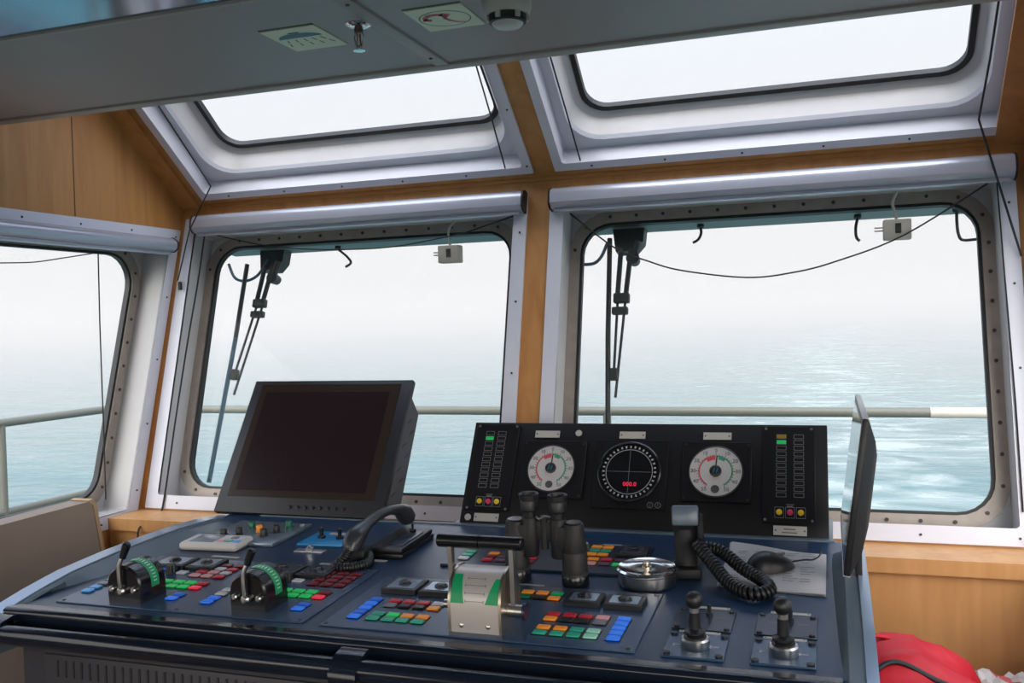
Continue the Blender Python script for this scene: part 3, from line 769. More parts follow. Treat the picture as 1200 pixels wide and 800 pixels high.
for s in (-1, 1):
    arm = MB().loft([[(s*(.060 if s > 0 else .057)+dx, .042+dy, z) for dx, dy in ((-.004, -.007), (.004, -.007), (.004, .007), (-.004, .007))] for z in (.028, .150)]).build('lever_arm', steel, root)
    lab(MB().tube([(s*.001, .042, .152), (s*.079, .042, .152), (s*.081, .042, .152)], [.0125, .0125, .0105], 20).build('bar_handle', blk, arm), 'black cylindrical bar handle')
MB().cyl((.050, .042, .030), (.078, .042, .030), .012, None, 20).build('pivot_boss', steel, root)
MB().cyl((-.074, .042, .034), (-.05, .042, .034), .008, None, 16).build('pivot_boss', steel, root)
lab(MB().cyl((.078, .042, .030), (.083, .042, .030), .017, .016, 24).build('friction_knob', mat('bluish_black', (.03, .03, .06), .3, .5), root), 'dark friction knob')

# ------------------------------------------------------------------ binoculars standing on their objectives
root = deskthing('binoculars', 'black rubber-armoured binoculars standing upright on the console', 'binoculars', -.560, .350, 0, R(-4))
for s in (-1, 1):
    X = s*.063
    mb = MB().lathe([(.0265, 0), (.0275, .002), (.0275, .026), (.0265, .028), (.0255, .029), (.0255, .066), (.0245, .068), (.0245, .071), (.0252, .073), (.0235, .098), (.0205, .122), (.0195, .126), (.012, .1285)], M.Translation((X, 0, 0)), 32)
    b = mb.build('objective_barrel', grip_m, root, ang=30)
    lab(MB().lathe([(.0268, -.0005), (.0282, .002), (.0282, .022), (.0268, .024)], M.Translation((X, 0, 0)), 32).build('objective_ring', blk, b), 'gloss black ring')
    lab(MB().disc((X, 0, .1283), .0165, (0, 0, 1), .0012, 24).build('prism_cap', mat('prism_cap', (.05, .05, .07), .15, .3), b), 'shiny prism cap')
    xe = s*.031
    mb = MB().loft([[(xe+.017*cos(a)*sc-s*.0, .017*sin(a)*sc, z) for a in [2*pi*i/24 for i in range(24)]] for z, sc in ((.054, .90), (.057, 1.02), (.10, 1.05), (.130, 1.0), (.134, .9))])
    mb.rbox((min(xe, X)-.002, -.018, .074), (max(xe, X)+.002, .018, .122), .006, 2)
    h = mb.build('prism_housing', grip_m, root, ang=40)
    mb = MB().lathe([(.0125, .132), (.0125, .146), (.016, .147), (.018, .150), (.0185, .168), (.0175, .170), (.020, .171), (.0205, .182), (.019, .184), (.015, .183), (.013, .175)], M.Translation((xe, 0, 0)), 28)
    mb.build('eyepiece', blk2, root, ang=30)
MB().cyl((0, 0, .07), (0, 0, .138), .008, None, 16).rbox((-.02, -.006, .088), (.02, .006, .128), .004).build('hinge_bridge', grip_m, root)
MB().tube(smoothp([(-.016, -.004, .136), (-.006, -.010, .134), (.004, -.008, .138), (.016, -.004, .137)]), .002, 8).build('focus_link', steel, root)

# ------------------------------------------------------------------ lidded ashtray
root = deskthing('ashtray', 'round stainless steel lidded ashtray on the desk behind the control panel', 'ashtray', -.358, .378, 0)
MB().lathe([(.050, 0), (.056, .003), (.0575, .008), (.0575, .026), (.059, .028), (.059, .031), (.055, .032)], None, 48).build('bowl', steel, root, ang=30)
MB().lathe([(.0605, .0315), (.061, .034), (.057, .037), (.055, .0365), (.050, .0345), (.030, .033), (.012, .0335), (.003, .034)], None, 48).build('lid', chrome, root, ang=30)
MB().lathe([(.010, .033), (.010, .037), (.005, .039), (.005, .041), (.008, .043), (.007, .046), (.003, .047)], None, 24).build('lid_knob', brass, root, ang=30)

# ------------------------------------------------------------------ joysticks
def joystick(u, label, src=None):
    T = TD @ M.Translation((u, .075, 0))
    if src: o = copy_tree(src); o.matrix_world = T; o['label'] = label; return o
    root = thing('joystick', label, 'joystick', T, 'ball-topped joysticks on the right of the desk')
    mb = MB().rbox((-.050, -.044, 0), (.050, .058, .004), .001, 1); mb.m(1)
    for x in (-.042, .042):
        for y in (-.036, .049): mb.lathe([(.006, .004), (.006, .0075), (.004, .008)], M.Translation((x, y, 0)), 8)
    mb.m(2)
    for x in (-.036, .024): mb.box((x, .0035, .004), (x+.014, .006, .0043)); mb.box((x-.002, -.0005, .004), (x+.002, .0095, .0043))
    mb.build('base_plate', [plate_m, blk2, whiteprint], root)
    mb = MB().rbox((-.052, .078, 0), (.050, .178, .003), .001, 1); mb.m(1)
    for x in (-.044, .042):
        for y in (.085, .170): mb.lathe([(.005, .003), (.005, .006), (.003, .0065)], M.Translation((x, y, 0)), 8)
    mb.m(2)
    for x in (-.034, .016): mb.box((x, .138, .003), (x+.02, .140, .0033)); mb.box((x+.003, .133, .003), (x+.016, .1345, .0033))
    mb.build('switch_plate', [plate2_m, blk2, greyln], root)
    MB().lathe([(.006, .003), (.006, .008), (.0035, .009), (.004, .022), (.002, .023)], M.Translation((.005, .150, 0)), 14).build('toggle_switch', blk2, root)
    tagplate(root, -.036, .034, .060, .069); tagplate(root, -.030, .038, .180, .190)
    MB().lathe([(.0225, .004), (.0235, .006), (.0235, .018), (.0215, .021), (.019, .0215)], None, 32).build('collar', steel, root, ang=30)
    MB().lathe([(.0185, .021), (.019, .024), (.014, .027), (.0175, .029), (.0175, .032), (.013, .034), (.0095, .036), (.0088, .062), (.007, .0635)], None, 28).build('boot', blk2, root, ang=30)
    MB().lathe([(.0078, .0625), (.0078, .072)], None, 20).build('neck', steel, root)
    MB().sphere((0, 0, .083), .0148, 24)  .build('ball_knob', blk2, root, ang=80)
    return root
j1 = joystick(-.222, 'black ball-topped joystick nearer the ashtray and the coiled cord')
joystick(-.082, 'black ball-topped joystick in front of the mouse and papers', j1)

# ------------------------------------------------------------------ coiled cords and telephones
def coil(path, rc, rw, turns, seg=9):
    P = smoothp(path, 24); L = [0]
    for a, b in zip(P, P[1:]): L.append(L[-1]+(b-a).length)
    out = []; N = int(turns*seg); j = 0; x = None
    for i in range(N+1):
        s = L[-1]*i/N
        while j < len(L)-2 and L[j+1] < s: j += 1
        t = (P[j+1]-P[j]).normalized(); c = P[j]+(P[j+1]-P[j])*((s-L[j])/max(L[j+1]-L[j], 1e-9))
        if x is None: x = t.cross(V((0, 0, 1))).normalized()
        x = (x-t*x.dot(t)).normalized(); y = t.cross(x); a = 2*pi*turns*i/N
        out.append(c+rc*(cos(a)*x+sin(a)*y))
    return MB().tube(out, rw, 6)

# right handset standing in its cradle
root = deskthing('telephone_handset', 'black corded telephone handset standing in a cradle beside the ashtray', 'telephone', -.290, .455, 0, R(8), 'corded telephones on the console')
MB().rbox((-.03, -.035, 0), (.03, .06, .02), .005).build('cradle', blk3, root)
TT = M.Translation((0, -.012, .018)) @ M.Rotation(R(-14), 4, 'X')
mb = MB()
mb.loft([[(x*w, y*d+o_, z) for x, y in [(cos(2*pi*i/20), sin(2*pi*i/20)) for i in range(20)]] for z, w, d, o_ in ((0, .018, .018, 0), (.004, .023, .024, 0), (.03, .022, .024, .002), (.042, .0245, .020, .008), (.06, .0235, .018, .010), (.075, .0245, .019, .010), (.083, .027, .026, .004), (.10, .029, .029, .002), (.120, .028, .028, .002), (.125, .024, .023, .002))])
h = mb.build('handset', blk3, root, ang=50, T=TT)
lab(MB().rbox((-.027, -.032, .084), (.027, -.02, .124), .004).build('earpiece_face', mat('earpiece_lit', (.10, .14, .19), .3), h), 'earpiece face with painted bluish light')  # bluish light on the upturned face is put into its colour
MB().tube([(.030, -.002+.020*cos(2*pi*i/20), .088+.034*sin(2*pi*i/20)) for i in range(21)], .0065, 8).build('hook_guard', blk3, root)
c = coil([(.018, -.025, .075), (.050, -.066, .045), (.080, -.115, .022), (.118, -.158, .016), (.152, -.140, .016), (.146, -.092, .018), (.108, -.048, .03), (.07, -.006, .05), (.03, .01, .055)], .0105, .0037, 50)
c.build('coiled_cord', blk2, root, ang=60)

# left handset lying on its raised base
root = deskthing('telephone_handset', 'black corded telephone handset lying on a raised base by the big monitor', 'telephone', -.97, .515, 0, 0, 'corded telephones on the console')
MB().rbox((-.045, -.08, 0), (.045, .10, .012), .003).rbox((-.043, -.078, .012), (.043, .098, .024), .004).build('base', blk2, root)
MB().rbox((.0, -.055, .024), (.036, .06, .0265), .001).build('keypad', plate2_m, root)
MB().lathe([(.008, .026), (.008, .034), (.003, .036), (.003, .046)], M.Translation((.012, .05, 0)), 14).build('aerial_stub', blk, root)
hs = MB()
def ell(c, rx, rz, t, n=18):
    return [V(c)+V((rx*cos(2*pi*i/n), -sin(t)*rz*sin(2*pi*i/n), cos(t)*rz*sin(2*pi*i/n))) for i in range(n)]
path = [(-.055, -.130, .030, .017, .018, R(70)), (-.055, -.124, .044, .024, .023, R(55)), (-.053, -.105, .060, .024, .022, R(35)), (-.05, -.075, .072, .017, .013, R(15)), (-.046, -.02, .082, .0155, .0115, R(4)), (-.042, .03, .082, .0155, .0115, R(-4)), (-.036, .075, .073, .018, .014, R(-18)), (-.034, .098, .062, .024, .021, R(-40)), (-.033, .112, .046, .024, .022, R(-60)), (-.033, .116, .034, .018, .017, R(-70))]
hs.loft([ell(q[:3], q[3], q[4], q[5]) for q in path]); h = hs.build('handset', mat('handset_black', (.028, .03, .036), .3), root, ang=50)
MB().rbox((-.075, -.12, .0), (-.03, -.075, .03), .006).build('mouth_rest', blk3, root)
coil([(-.055, -.132, .04), (-.062, -.155, .02), (-.075, -.17, .010), (-.05, -.188, .010), (-.015, -.165, .010), (-.010, -.135, .010), (-.028, -.10, .014)], .0085, .003, 36).build('coiled_cord', blk2, root, ang=60)

# ------------------------------------------------------------------ small rear-left instruments
p = deskthing('switch_panel', 'raised grey switch panel with small coloured knobs in front of the big monitor', 'switch panel', -1.40, .56, 0)
MB().rbox((-.10, -.095, 0), (.115, .092, .010), .003).build('plate', mat('switch_plate', (.17, .21, .25), .22, .5), p)
for (u, v, m_, nm) in ((-.055, -.05, 'k', 'black'), (-.02, -.035, 'k', 'black'), (-.02, .02, 'd', 'dark green'), (.02, -.005, 'o', 'orange'), (.052, -.035, 'k', 'black'), (.066, .0, 'k', 'black'), (.075, .045, 'd', 'dark green')):
    k = MB().lathe([(.010, .010), (.010, .013), (.0085, .014), (.0085, .026), (.007, .028)], M.Translation((u, v, 0)), 16).build('rotary_knob', bmat(m_) if m_ != 'k' else blk2, p); lab(k, nm+' knob')
MB().disc((.098, .07, .010), .006, (0, 0, 1), .002, 14).build('lamp', tag_m, p)

p = deskthing('remote_keypad', 'white handheld keypad with coloured keys lying in front of the switch panel', 'keypad', -1.435, .450, 0, R(3))
MB().rbox((-.078, -.042, 0), (.082, .042, .020), .009, 3).build('case', keyw, p, ang=50)
MB().rbox((-.055, -.03, .0195), (.012, .03, .0205), .001).build('display', mat('display_grey', (.20, .24, .28), .2), p)
for i, k in enumerate('ptcwsw'): MB().rbox((-.009, -.008, 0), (.009, .008, .002), .001, 1).build('key', bmat(k), p, T=M.Translation((.026+(i % 3)*.022, -.016+(i//3)*.028, .0198)))

p = deskthing('dimmer_panel', 'small bright blue panel with two dark toggle knobs beside the left telephone', 'switch panel', -1.175, .55, 0)
MB().rbox((-.062, -.055, 0), (.062, .058, .005), .002).build('plate', blueplate, p)
for u in (-.025, .026): MB().lathe([(.010, .005), (.010, .010), (.0045, .012), (.006, .030), (.003, .032)], M.Translation((u, .002, 0)), 16).build('toggle_knob', blk2, p)
MB().rbox((-.02, .03, .005), (.05, .045, .0065), .0005).build('name_tag', tag_m, p)
p = deskthing('socket_outlet', 'little silver outlet plate in front of the bright blue panel', 'socket', -1.175, .455, 0)
MB().rbox((-.038, -.012, 0), (.038, .012, .003), .001).build('plate', alu, p)
MB().lathe([(.010, .003), (.010, .011), (.006, .012), (.006, .016), (.002, .017)], None, 16).build('connector', chrome, p)

# ------------------------------------------------------------------ papers and mouse
root = deskthing('paper_stack', 'curled stack of white papers used as a mouse mat', 'papers', 0, 0, 0)
n = 14; m_ = 12
for lay, (z0, du, dv, sk) in enumerate(((.001, 0, 0, 0), (.004, .004, -.004, .01))):
    vs = []
    for i in range(n+1):
        for j in range(m_+1):
            a, b = i/n, j/m_
            u = -.222+.203*a+(.012*(b-.5))*(1-a)*0+du*(1-a); v = .386+.262*b-.018*a+dv*b
            z = z0+.014*max(0, (b-.82)/.18)**2*(1-a)**1.5+.004*max(0, (.12-a)/.12)**2*(1-b)+.0012*sin(7*a+5*b+lay)
            vs.append((u, v, z))
    fs = [(i*(m_+1)+j, (i+1)*(m_+1)+j, (i+1)*(m_+1)+j+1, i*(m_+1)+j+1) for i in range(n) for j in range(m_)]
    nv = len(vs); mbp = MB(); mbp.add(vs+[(x, y, z-.0025 if z-.0025 > 0 else 0.0002) for x, y, z in vs], fs+[[nv+k for k in f[::-1]] for f in fs])
    if lay == 1:
        pass
    o_ = mbp.build('sheet', paper_m, root, ang=60)
mbp = MB()
for r_ in range(13):
    v = .43+r_*.015
    for k in range(5):
        u = -.20+k*.033
        if random.random() < .8: mbp.box((u, v, .0068), (u+random.uniform(.012, .03), v+.0022, .0071))
mbp.build('print_lines', greyln, root)
root = deskthing('computer_mouse', 'black computer mouse resting on the white papers', 'mouse', -.128, .502, .0068, R(-58))
secs = []
for i in range(13):
    t = i/12; y = -.052+.104*t
    w = .031*(sin(pi*min(max(t*.86+.07, 0), 1)))**.45; hgt = .034*(sin(pi*(.10+.78*t**.8)))**.9*(1-.25*t)
    y *= .9; hgt *= 1.2; secs.append([(w*1.06*cos(a), y, max(0.0, hgt*sin(a)) if sin(a) > 0 else 0.0) for a in [2*pi*k/24 for k in range(24)]])
MB().loft(secs).build('shell', blk2, root, ang=60)
MB().rbox((-.003, .015, .024), (.003, .034, .031), .002).build('scroll_wheel', mat('wheel_grey', (.14, .14, .15), .4), root)
MB().tube(smoothp([(0, .050, .008), (.004, .075, .010), (-.002, .10, .006), (-.025, .130, .006), (-.055, .150, .010)]), .0018, 7).build('cable', cord_m, root)

# ------------------------------------------------------------------ instrument panel
TPN = M.Translation((-.91, 2.212, .989)) @ M.Rotation(R(-30), 4, 'X')   # x right, z up the face, -y out of the face
root = thing('instrument_panel', 'sloping black instrument panel with two white dials and a compass repeater', 'instrument panel', TPN)
mb = MB(); mb.rbox((-.004, 0, 0), (.897, .02, .283), .002); mb.prism([(-.001, .02, .0), (-.001, .02, .278), (-.001, .05, .278), (-.001, .13, .06), (-.001, .10, .02)], (.895, 0, 0)); mb.build('housing', face_m, root)
def fz(mb, u0, u1, w0, w1, y0, y1): mb.box((u0, -y1, w0), (u1, -y0, w1)); return mb
RX = M.Rotation(R(90), 4, 'X')     # local xy of the text plane onto the face
def face_T(u, w, y=.0): return M.Translation((u, -y, w)) @ RX
def frame_lines(mb, u0, u1, w0, w1, y, t=.0012):
    fz(mb, u0, u1, w1-t, w1, y, y+.0005); fz(mb, u0, u1, w0, w0+t, y, y+.0005); fz(mb, u0, u0+t, w0, w1, y, y+.0005); fz(mb, u1-t, u1, w0, w1, y, y+.0005)
# lamp columns
for mod, (c0, c1, b0, b1, m0, m1, lampu, left) in enumerate(((.045, .078, .02, .1, .004, .125, (.044, .068, .091), True), (.792, .832, .77, .86, .748, .869, (.788, .812, .836), False))):
    md = MB(); md.rbox((m0, -.004, .034 if not left else .036), (m1, 0, .277), .0015, 1)
    md.m(1)
    for q in ((m0+.008, .270), (m1-.008, .270), (m1-.008, .042), (m0+.008, .042)): md.disc((q[0], -.004, q[1]), .0035, (0, -1, 0), .001, 10)
    g = md.build('alarm_module', [face_m, steel], root)
    mb = MB()
    for c_ in (c0, c1):
        for r_ in range(11):
            w_ = .250-.0147*r_; frame_lines(mb, c_-.0115, c_+.0115, w_-.0056, w_+.0056, .004, .0011)
    fz(mb, lampu[1]-.009, lampu[1]+.009, .079, .0805, .004, .0045); fz(mb, lampu[1]-.007, lampu[1]+.007, .074, .0765, .004, .0045)
    for lu in lampu: frame_lines(mb, lu-.0105, lu+.0105, .047, .0735, .004, .001)
    mb.build('lamp_outlines', greyln, g)
    lab(fz(MB(), c0-.0105, c0+.0105, .2307, .2400, .004, .0052).build('status_lamp', bmat('G'), g), 'lit green status lamp')
    if not left: lab(fz(MB(), c0-.0105, c0+.0105, .2455, .2545, .004, .0050).build('status_lamp', mat('lamp_amber', (.25, .16, .01), .4), g), 'dim amber status lamp')
    for lu, k in zip(lampu, 'yRy'):
        lab(MB().lathe([(.0068, 0), (.0068, .003), (.004, .0045)], M.Translation((lu, -.004, .0605)) @ RX, 18).build('alarm_button', bmat(k) if k == 'y' else mat('alarm_red', (.6, .02, .10), .4), g), ('yellow' if k == 'y' else 'red')+' alarm button')
# name tags and lock dots
for (u, w, wd, ht) in ((.203, .250, .033, .0095), (.428, .250, .033, .0095), (.640, .250, .034, .0095), (.068, .019, .033, .0105), (.812, .018, .037, .011)):
    mb = MB(); fz(mb, u-wd, u+wd, w-ht, w+ht, 0, .0025); mb.m(1)
    for s in (-1, 1): mb.disc((u+s*(wd-.005), -.0025, w), .0022, (0, -1, 0), .0006, 8)
    if u > .7: fz(mb, u-.014, u+.012, w+.002, w+.0042, .0025, .0028); fz(mb, u-.018, u+.016, w-.006, w-.004, .0025, .0028)
    mb.build('name_tag', [tag_m, tagtxt], root)
for (u, w) in ((.287, .254), (.018, .018)): MB().disc((u, 0, w), .0085, (0, -1, 0), .003, 20).build('lock_plug', tag_m, root)
# dials
def dial(cu, cw, r, u0, u1, w0, w1):
    mb = MB(); mb.rbox((u0, -.008, w0), (u1, 0, w1), .002, 1); mb.m(1)
    for u in (u0+.008, u1-.008):
        for w in (w0+.008, w1-.008): mb.disc((u, -.008, w), .004, (0, -1, 0), .001, 10)
    g = lab(mb.build('rudder_gauge', [face_m, blk2], root), 'square black gauge with round white dial')
    MB().lathe([(r+.003, 0), (r+.003, .003), (r+.0005, .004), (r, .0032)], face_T(cu, cw, .008), 48, False).build('bezel', blk2, g)
    mb = MB().disc((cu, -.008, cw), r, (0, -1, 0), .0022, 48); y = .0103
    def arc(r0, r1, a0, a1, n=26):
        a = []; b = []
        for i in range(n+1):
            t = R(a0+(a1-a0)*i/n); a.append((cu+r0*sin(t), -y, cw+r0*cos(t))); b.append((cu+r1*sin(t), -y, cw+r1*cos(t)))
        mb.add(a+b, [(i, i+1, n+2+i, n+1+i) for i in range(n)])
    mb.m(1); arc(r*.60, r*.66, -150, -2); arc(r*.48, r*.60, -38, -3, 8)
    mb.m(2); arc(r*.60, r*.66, 2, 150); arc(r*.50, r*.60, 10, 36, 8)
    mb.m(3)
    for i, d in enumerate(range(-150, 151, 10)):
        t = R(d); big = d % 30 == 0
        mb.box((-.0006, -.0003, 0), (.0006, .0003, r*(.09 if big else .05)), M.Translation((cu+r*.66*sin(t), -y-.0002, cw+r*.66*cos(t))) @ M.Rotation(t, 4, 'Y'))
    for i, d in enumerate(range(-150, 151, 30)):
        t = R(d); text_into(mb, str(abs(d)//3), r*.21, M.Translation((cu+r*.85*sin(t), -y-.0003, cw+r*.85*cos(t))) @ RX)
    mb.disc((cu, -y, cw-r*.72), r*.16, (0, -1, 0), .0008, 20)
    mb.build('dial', [dial_m, mat('dial_red', (.50, .06, .08), .5), mat('dial_green', (.04, .24, .14), .5), mat('dial_ink', (.06, .06, .07), .5)], g)
    mb = MB(); mb.box((-.0014, -.0012, 0), (.0014, 0, r*.62), M.Translation((cu, -y-.0012, cw)) @ M.Rotation(R(3), 4, 'Y'))
    mb.lathe([(r*.23, 0), (r*.23, .004), (r*.19, .0055), (.001, .006)], face_T(cu, cw, y), 24); mb.m(1)
    for s in (-1, 1): mb.box((-.0012, -.0006, -r*.09), (.0012, 0, r*.09), M.Translation((cu+s*r*.06, -y-.006, cw)) @ M.Rotation(R(18), 4, 'Y'))
    mb.build('needle', [blk2, mat('hub_blue', (.01, .16, .26), .4)], g)
dial(.226, .153, .0605, .142, .314, .074, .230)
dial(.640, .155, .0625, .558, .724, .078, .233)
# compass repeater
cu, cw = .428, .150
mb = MB(); mb.rbox((.338, -.005, .054), (.523, 0, .236), .0015, 1); g = lab(mb.build('compass_repeater', [face_m], root), 'round black compass repeater with red digits')
MB().lathe([(.080, 0), (.080, .004), (.077, .006), (.074, .005), (.073, .002)], face_T(cu, cw, .005), 56, False).build('bezel', blk, g)
mb = MB().disc((cu, -.005, cw), .0735, (0, -1, 0), .0015, 56); y = .0068; mb.m(1)
n = 56
for r0, r1 in ((.0575, .0592),):
    a = [(cu+r0*sin(2*pi*i/n), -y, cw+r0*cos(2*pi*i/n)) for i in range(n)]; b = [(cu+r1*sin(2*pi*i/n), -y, cw+r1*cos(2*pi*i/n)) for i in range(n)]
    mb.add(a+b, [(i, (i+1) % n, n+(i+1) % n, n+i) for i in range(n)])
mb.m(2)
for i in range(36):
    t = R(i*10); mb.box((-.0019, -.0003, -.0028), (.0019, 0, .0028), M.Translation((cu+.0650*sin(t), -y, cw+.0655*cos(t))) @ M.Rotation(t, 4, 'Y'))
mb.m(3); fz(mb, cu-.055, cu+.055, cw-.0004, cw+.0004, y, y+.0003); fz(mb, cu-.0004, cu+.0004, cw-.055, cw+.055, y, y+.0003)
mb.build('compass_card', [blk, mat('card_ring', (.30, .30, .31), .5), whiteprint, greyln], g)
mb = MB(); text_into(mb, '000.0', .0155, face_T(cu+.004, cw-.033, y+.0005)); lab(mb.build('red_display', mat('red_digits', (.8, .02, .06), .5, emit=(1, .05, .12), estr=.55), g), 'red lit digits')
mb = MB()
for du in (.058, .077):
    a = [(cu+du+.0075*sin(2*pi*i/20), -.0056, .066+.0075*cos(2*pi*i/20)) for i in range(20)]; b = [(cu+du+.006*sin(2*pi*i/20), -.0056, .066+.006*cos(2*pi*i/20)) for i in range(20)]
    mb.add(a+b, [(i, (i+1) % 20, 20+(i+1) % 20, 20+i) for i in range(20)])
fz(mb, cu+.058-.0006, cu+.0586, .063, .069, .0053, .0056); fz(mb, cu+.0765, cu+.0777, .064, .0695, .0053, .0056)
mb.build('key_outlines', greyln, g)

# ------------------------------------------------------------------ big dark monitor
TM = M.Translation((-1.389, 2.195, .996)) @ M.Rotation(R(-33), 4, 'X')
root = thing('monitor', 'big dark square marine monitor tilted back at the rear of the console', 'monitor', TM)
W2, Hm = .2615, .418
mb = MB(); mb.rbox((-W2, 0, 0), (W2, .020, Hm), .003, 2); mb.build('bezel', bez_m, root)
lab(MB().box((-W2+.030, -.0012, .048), (W2-.034, .0, Hm-.014)).build('screen_surround', screenb_m, root), 'brownish glass border')
MB().box((-W2+.052, -.002, .068), (W2-.064, -.0008, Hm-.040)).build('screen', screen_m, root)
mb = MB()
hp = [(.018, .374), (.018, .035), (.06, .046), (.104, .074), (.088, .352)]
mb.prism([(-.245, y, z) for y, z in hp], (.5015, 0, 0)); hs_ = mb.build('rear_housing', mat('housing_lit', (.058, .058, .066), .45), root)  # lighter colour stands for light falling on the housing side
mb = MB()
for r_ in range(4):
    for c_ in range(2):
        T_ = M.Translation((.2565, .044+c_*.028, .308-r_*.074-c_*.020)) @ M.Rotation(R(-42), 4, 'X'); mb.box((-.0006, -.0022, -.014), (.0006, .0022, .014), T_)
mb.build('vent_slots', rubber, hs_)
for k in range(8): MB().lathe([(.0055, 0), (.0055, .003), (.003, .004)], M.Translation((-.02+k*.0235, 0, .022)) @ RX, 12).build('menu_button', blk2, root)
root2i = TM.inverted()
MB().box((-.11, 2.20-2.195, .90-.996), (.11, 2.40-2.195, .912-.996)).box((-.06, .085, -.09), (.06, .13, .06)).build('foot', blk2, root, T=M.Rotation(R(33), 4, 'X'))

# ------------------------------------------------------------------ thin monitor seen nearly edge on
TM2 = M.Translation((.012, 1.70, 1.046)) @ M.Rotation(R(7.6), 4, 'Y')    # local y = width away, z up, x = back
root = thing('monitor', 'thin widescreen monitor turned sideways at the right end of the console', 'monitor', TM2)
MB().rbox((0, 0, 0), (.011, .50, .276), .003, 2).build('bezel', blk2, root)
lab(MB().box((-.0006, .012, .014), (.0004, .488, .264)).build('screen', glossscr, root), 'glossy screen mirroring the sea')
mb = MB(); mb.loft([[(x, y, z) for y, z in ((.5*a+.0, .276*b), (.5*(1-a), .276*b), (.5*(1-a), .276*c_), (.5*a, .276*c_))] for x, a, b, c_ in ((.011, .006, .01, .99), (.026, .04, .14, .86), (.033, .10, .30, .76))]); mb.build('rear_shell', blk3, root, ang=50)
lab(MB().rbox((-.001, -.0008, .0), (.011, .499, .0015), .0005).rbox((.0, .002, .2745), (.0105, .498, .2772), .0005).build('pale_edge', alu, root), 'pale metal edge strip')
inv = TM2.inverted()
mb = MB(); mb.rbox((.028, 1.85, .98), (.046, 2.05, .992), .002).rbox((.036, 1.90, .985), (.048, 2.0, 1.16), .003); st = mb.build('stand', blk3, root, T=inv)

# ------------------------------------------------------------------ benches
root = thing('upholstered_bench', 'brown upholstered bench with high backrest along the side wall', 'bench')
MB().prism([(-2.12, .3, .50), (-2.12, 2.33, .50), (-2.12, 2.245, .985), (-2.12, 2.235, 1.0), (-2.12, .3, .98)], (-.07, 0, 0)).build('backrest', fabric, root)
lab(MB().prism([(-2.1195, 2.333, .50), (-2.1195, 2.248, .985), (-2.1195, 2.228, 1.003), (-2.1195, 2.246, 1.006), (-2.1195, 2.262, .985), (-2.1195, 2.345, .50)], (-.071, 0, 0)).build('edge_piping', piping, root), 'tan edging')
MB().rbox((-2.19, .3, .38), (-1.80, 2.32, .50), .03, 3).build('seat_cushion', fabric, root)
MB().rbox((-2.25, .3, 0), (-1.83, 2.34, .38), .004).build('base', wood_h, root)
MB().box((-2.25, .3, .38), (-2.19, 2.40, .80)).build('back_frame', wood_v, root)

root = thing('bench', 'low wooden bench under the aft window beside the console', 'bench')
MB().rbox((.075, 1.75, .0), (.505, 2.465, .56), .004).build('base', wood_h, root)
MB().rbox((.07, 1.74, .56), (.508, 2.468, .60), .015, 3).build('cushion', fabric, root)

# red bag
root = thing('red_bag', 'bright red nylon bag with a black zip on the bench beside the console', 'bag', M.Translation((.150, 2.10, .60)) @ M.Diagonal((1.25, 1.2, 1.22, 1)))
secs = []
ny = 22
for i in range(ny+1):
    t = i/ny; y = -.17+.34*t; sc = max(.02, (1-abs(2*t-1)**2.6))**.5
    ring = []
    for k in range(28):
        a = 2*pi*k/28; w = .118*sc; hh = .165*sc
        x = w*(abs(cos(a))**.8)*(1 if cos(a) > 0 else -1); z = hh*.5+hh*.52*(abs(sin(a))**.8)*(1 if sin(a) > 0 else -1)
        z = z*(1-.28*max(0, x/.118)) if z > 0 else z
        d = .006*sin(9*t*pi+3*a)+.004*sin(5*a+14*t)
        ring.append((x+d, y, max(.001, z+d)))
    secs.append(ring)
MB().loft(secs).build('fabric_body', red_m, root, ang=80)
def bagp(t, a, o=.003):
    q = secs[int(round(t*ny))]; k = int(round(a/360*28)) % 28; c = V(q[k]); return c+(c-V((0, c.y*.6, .07))).normalized()*o
MB().tube(smoothp([bagp(t, a) for t, a in ((.18, 150), (.22, 125), (.26, 103), (.28, 78), (.29, 52), (.30, 26), (.31, 0))], 5), .0045, 8).build('zip', rubber, root)
MB().tube(smoothp([bagp(.40, 115, .0), bagp(.47, 112, .012), bagp(.56, 110, .014), bagp(.66, 108, .0)], 6), .007, 8, True, .5).build('carry_strap', red_m, root)

# crumpled white wrapping
root = thing('crumpled_wrapper', 'crumpled white paper wrapping with pink print on the bench', 'wrapping', M.Translation((.385, 2.27, .60)) @ M.Diagonal((1, 1, 1.6, 1)))
n = 16; vs = []
for i in range(n+1):
    for j in range(n+1):
        x, y = -.125+.215*i/n, -.16+.30*j/n
        edge = min(i, j, n-i, n-j)/n
        vs.append((x, y, .004+.034*min(1, edge*6)+.012*random.random()*(1 if edge > 0 else 0)))
fs = [(i*(n+1)+j, (i+1)*(n+1)+j, (i+1)*(n+1)+j+1, i*(n+1)+j+1) for i in range(n) for j in range(n)]
mb = MB(); mb.add(vs, fs); nv = len(vs); mb.add([(x, y, 0) for x, y, z in vs], [f[::-1] for f in fs])
o = mb.build('sheet', [mat('wrapper_white', (.62, .60, .60), .5), mat('wrapper_pink', (.60, .10, .12), .5)], root, ang=20)
for p_ in o.data.polygons:
    if (p_.center.x*7 + p_.center.y*3) % 1 > .82 and p_.center.z > .01: p_.material_index = 1

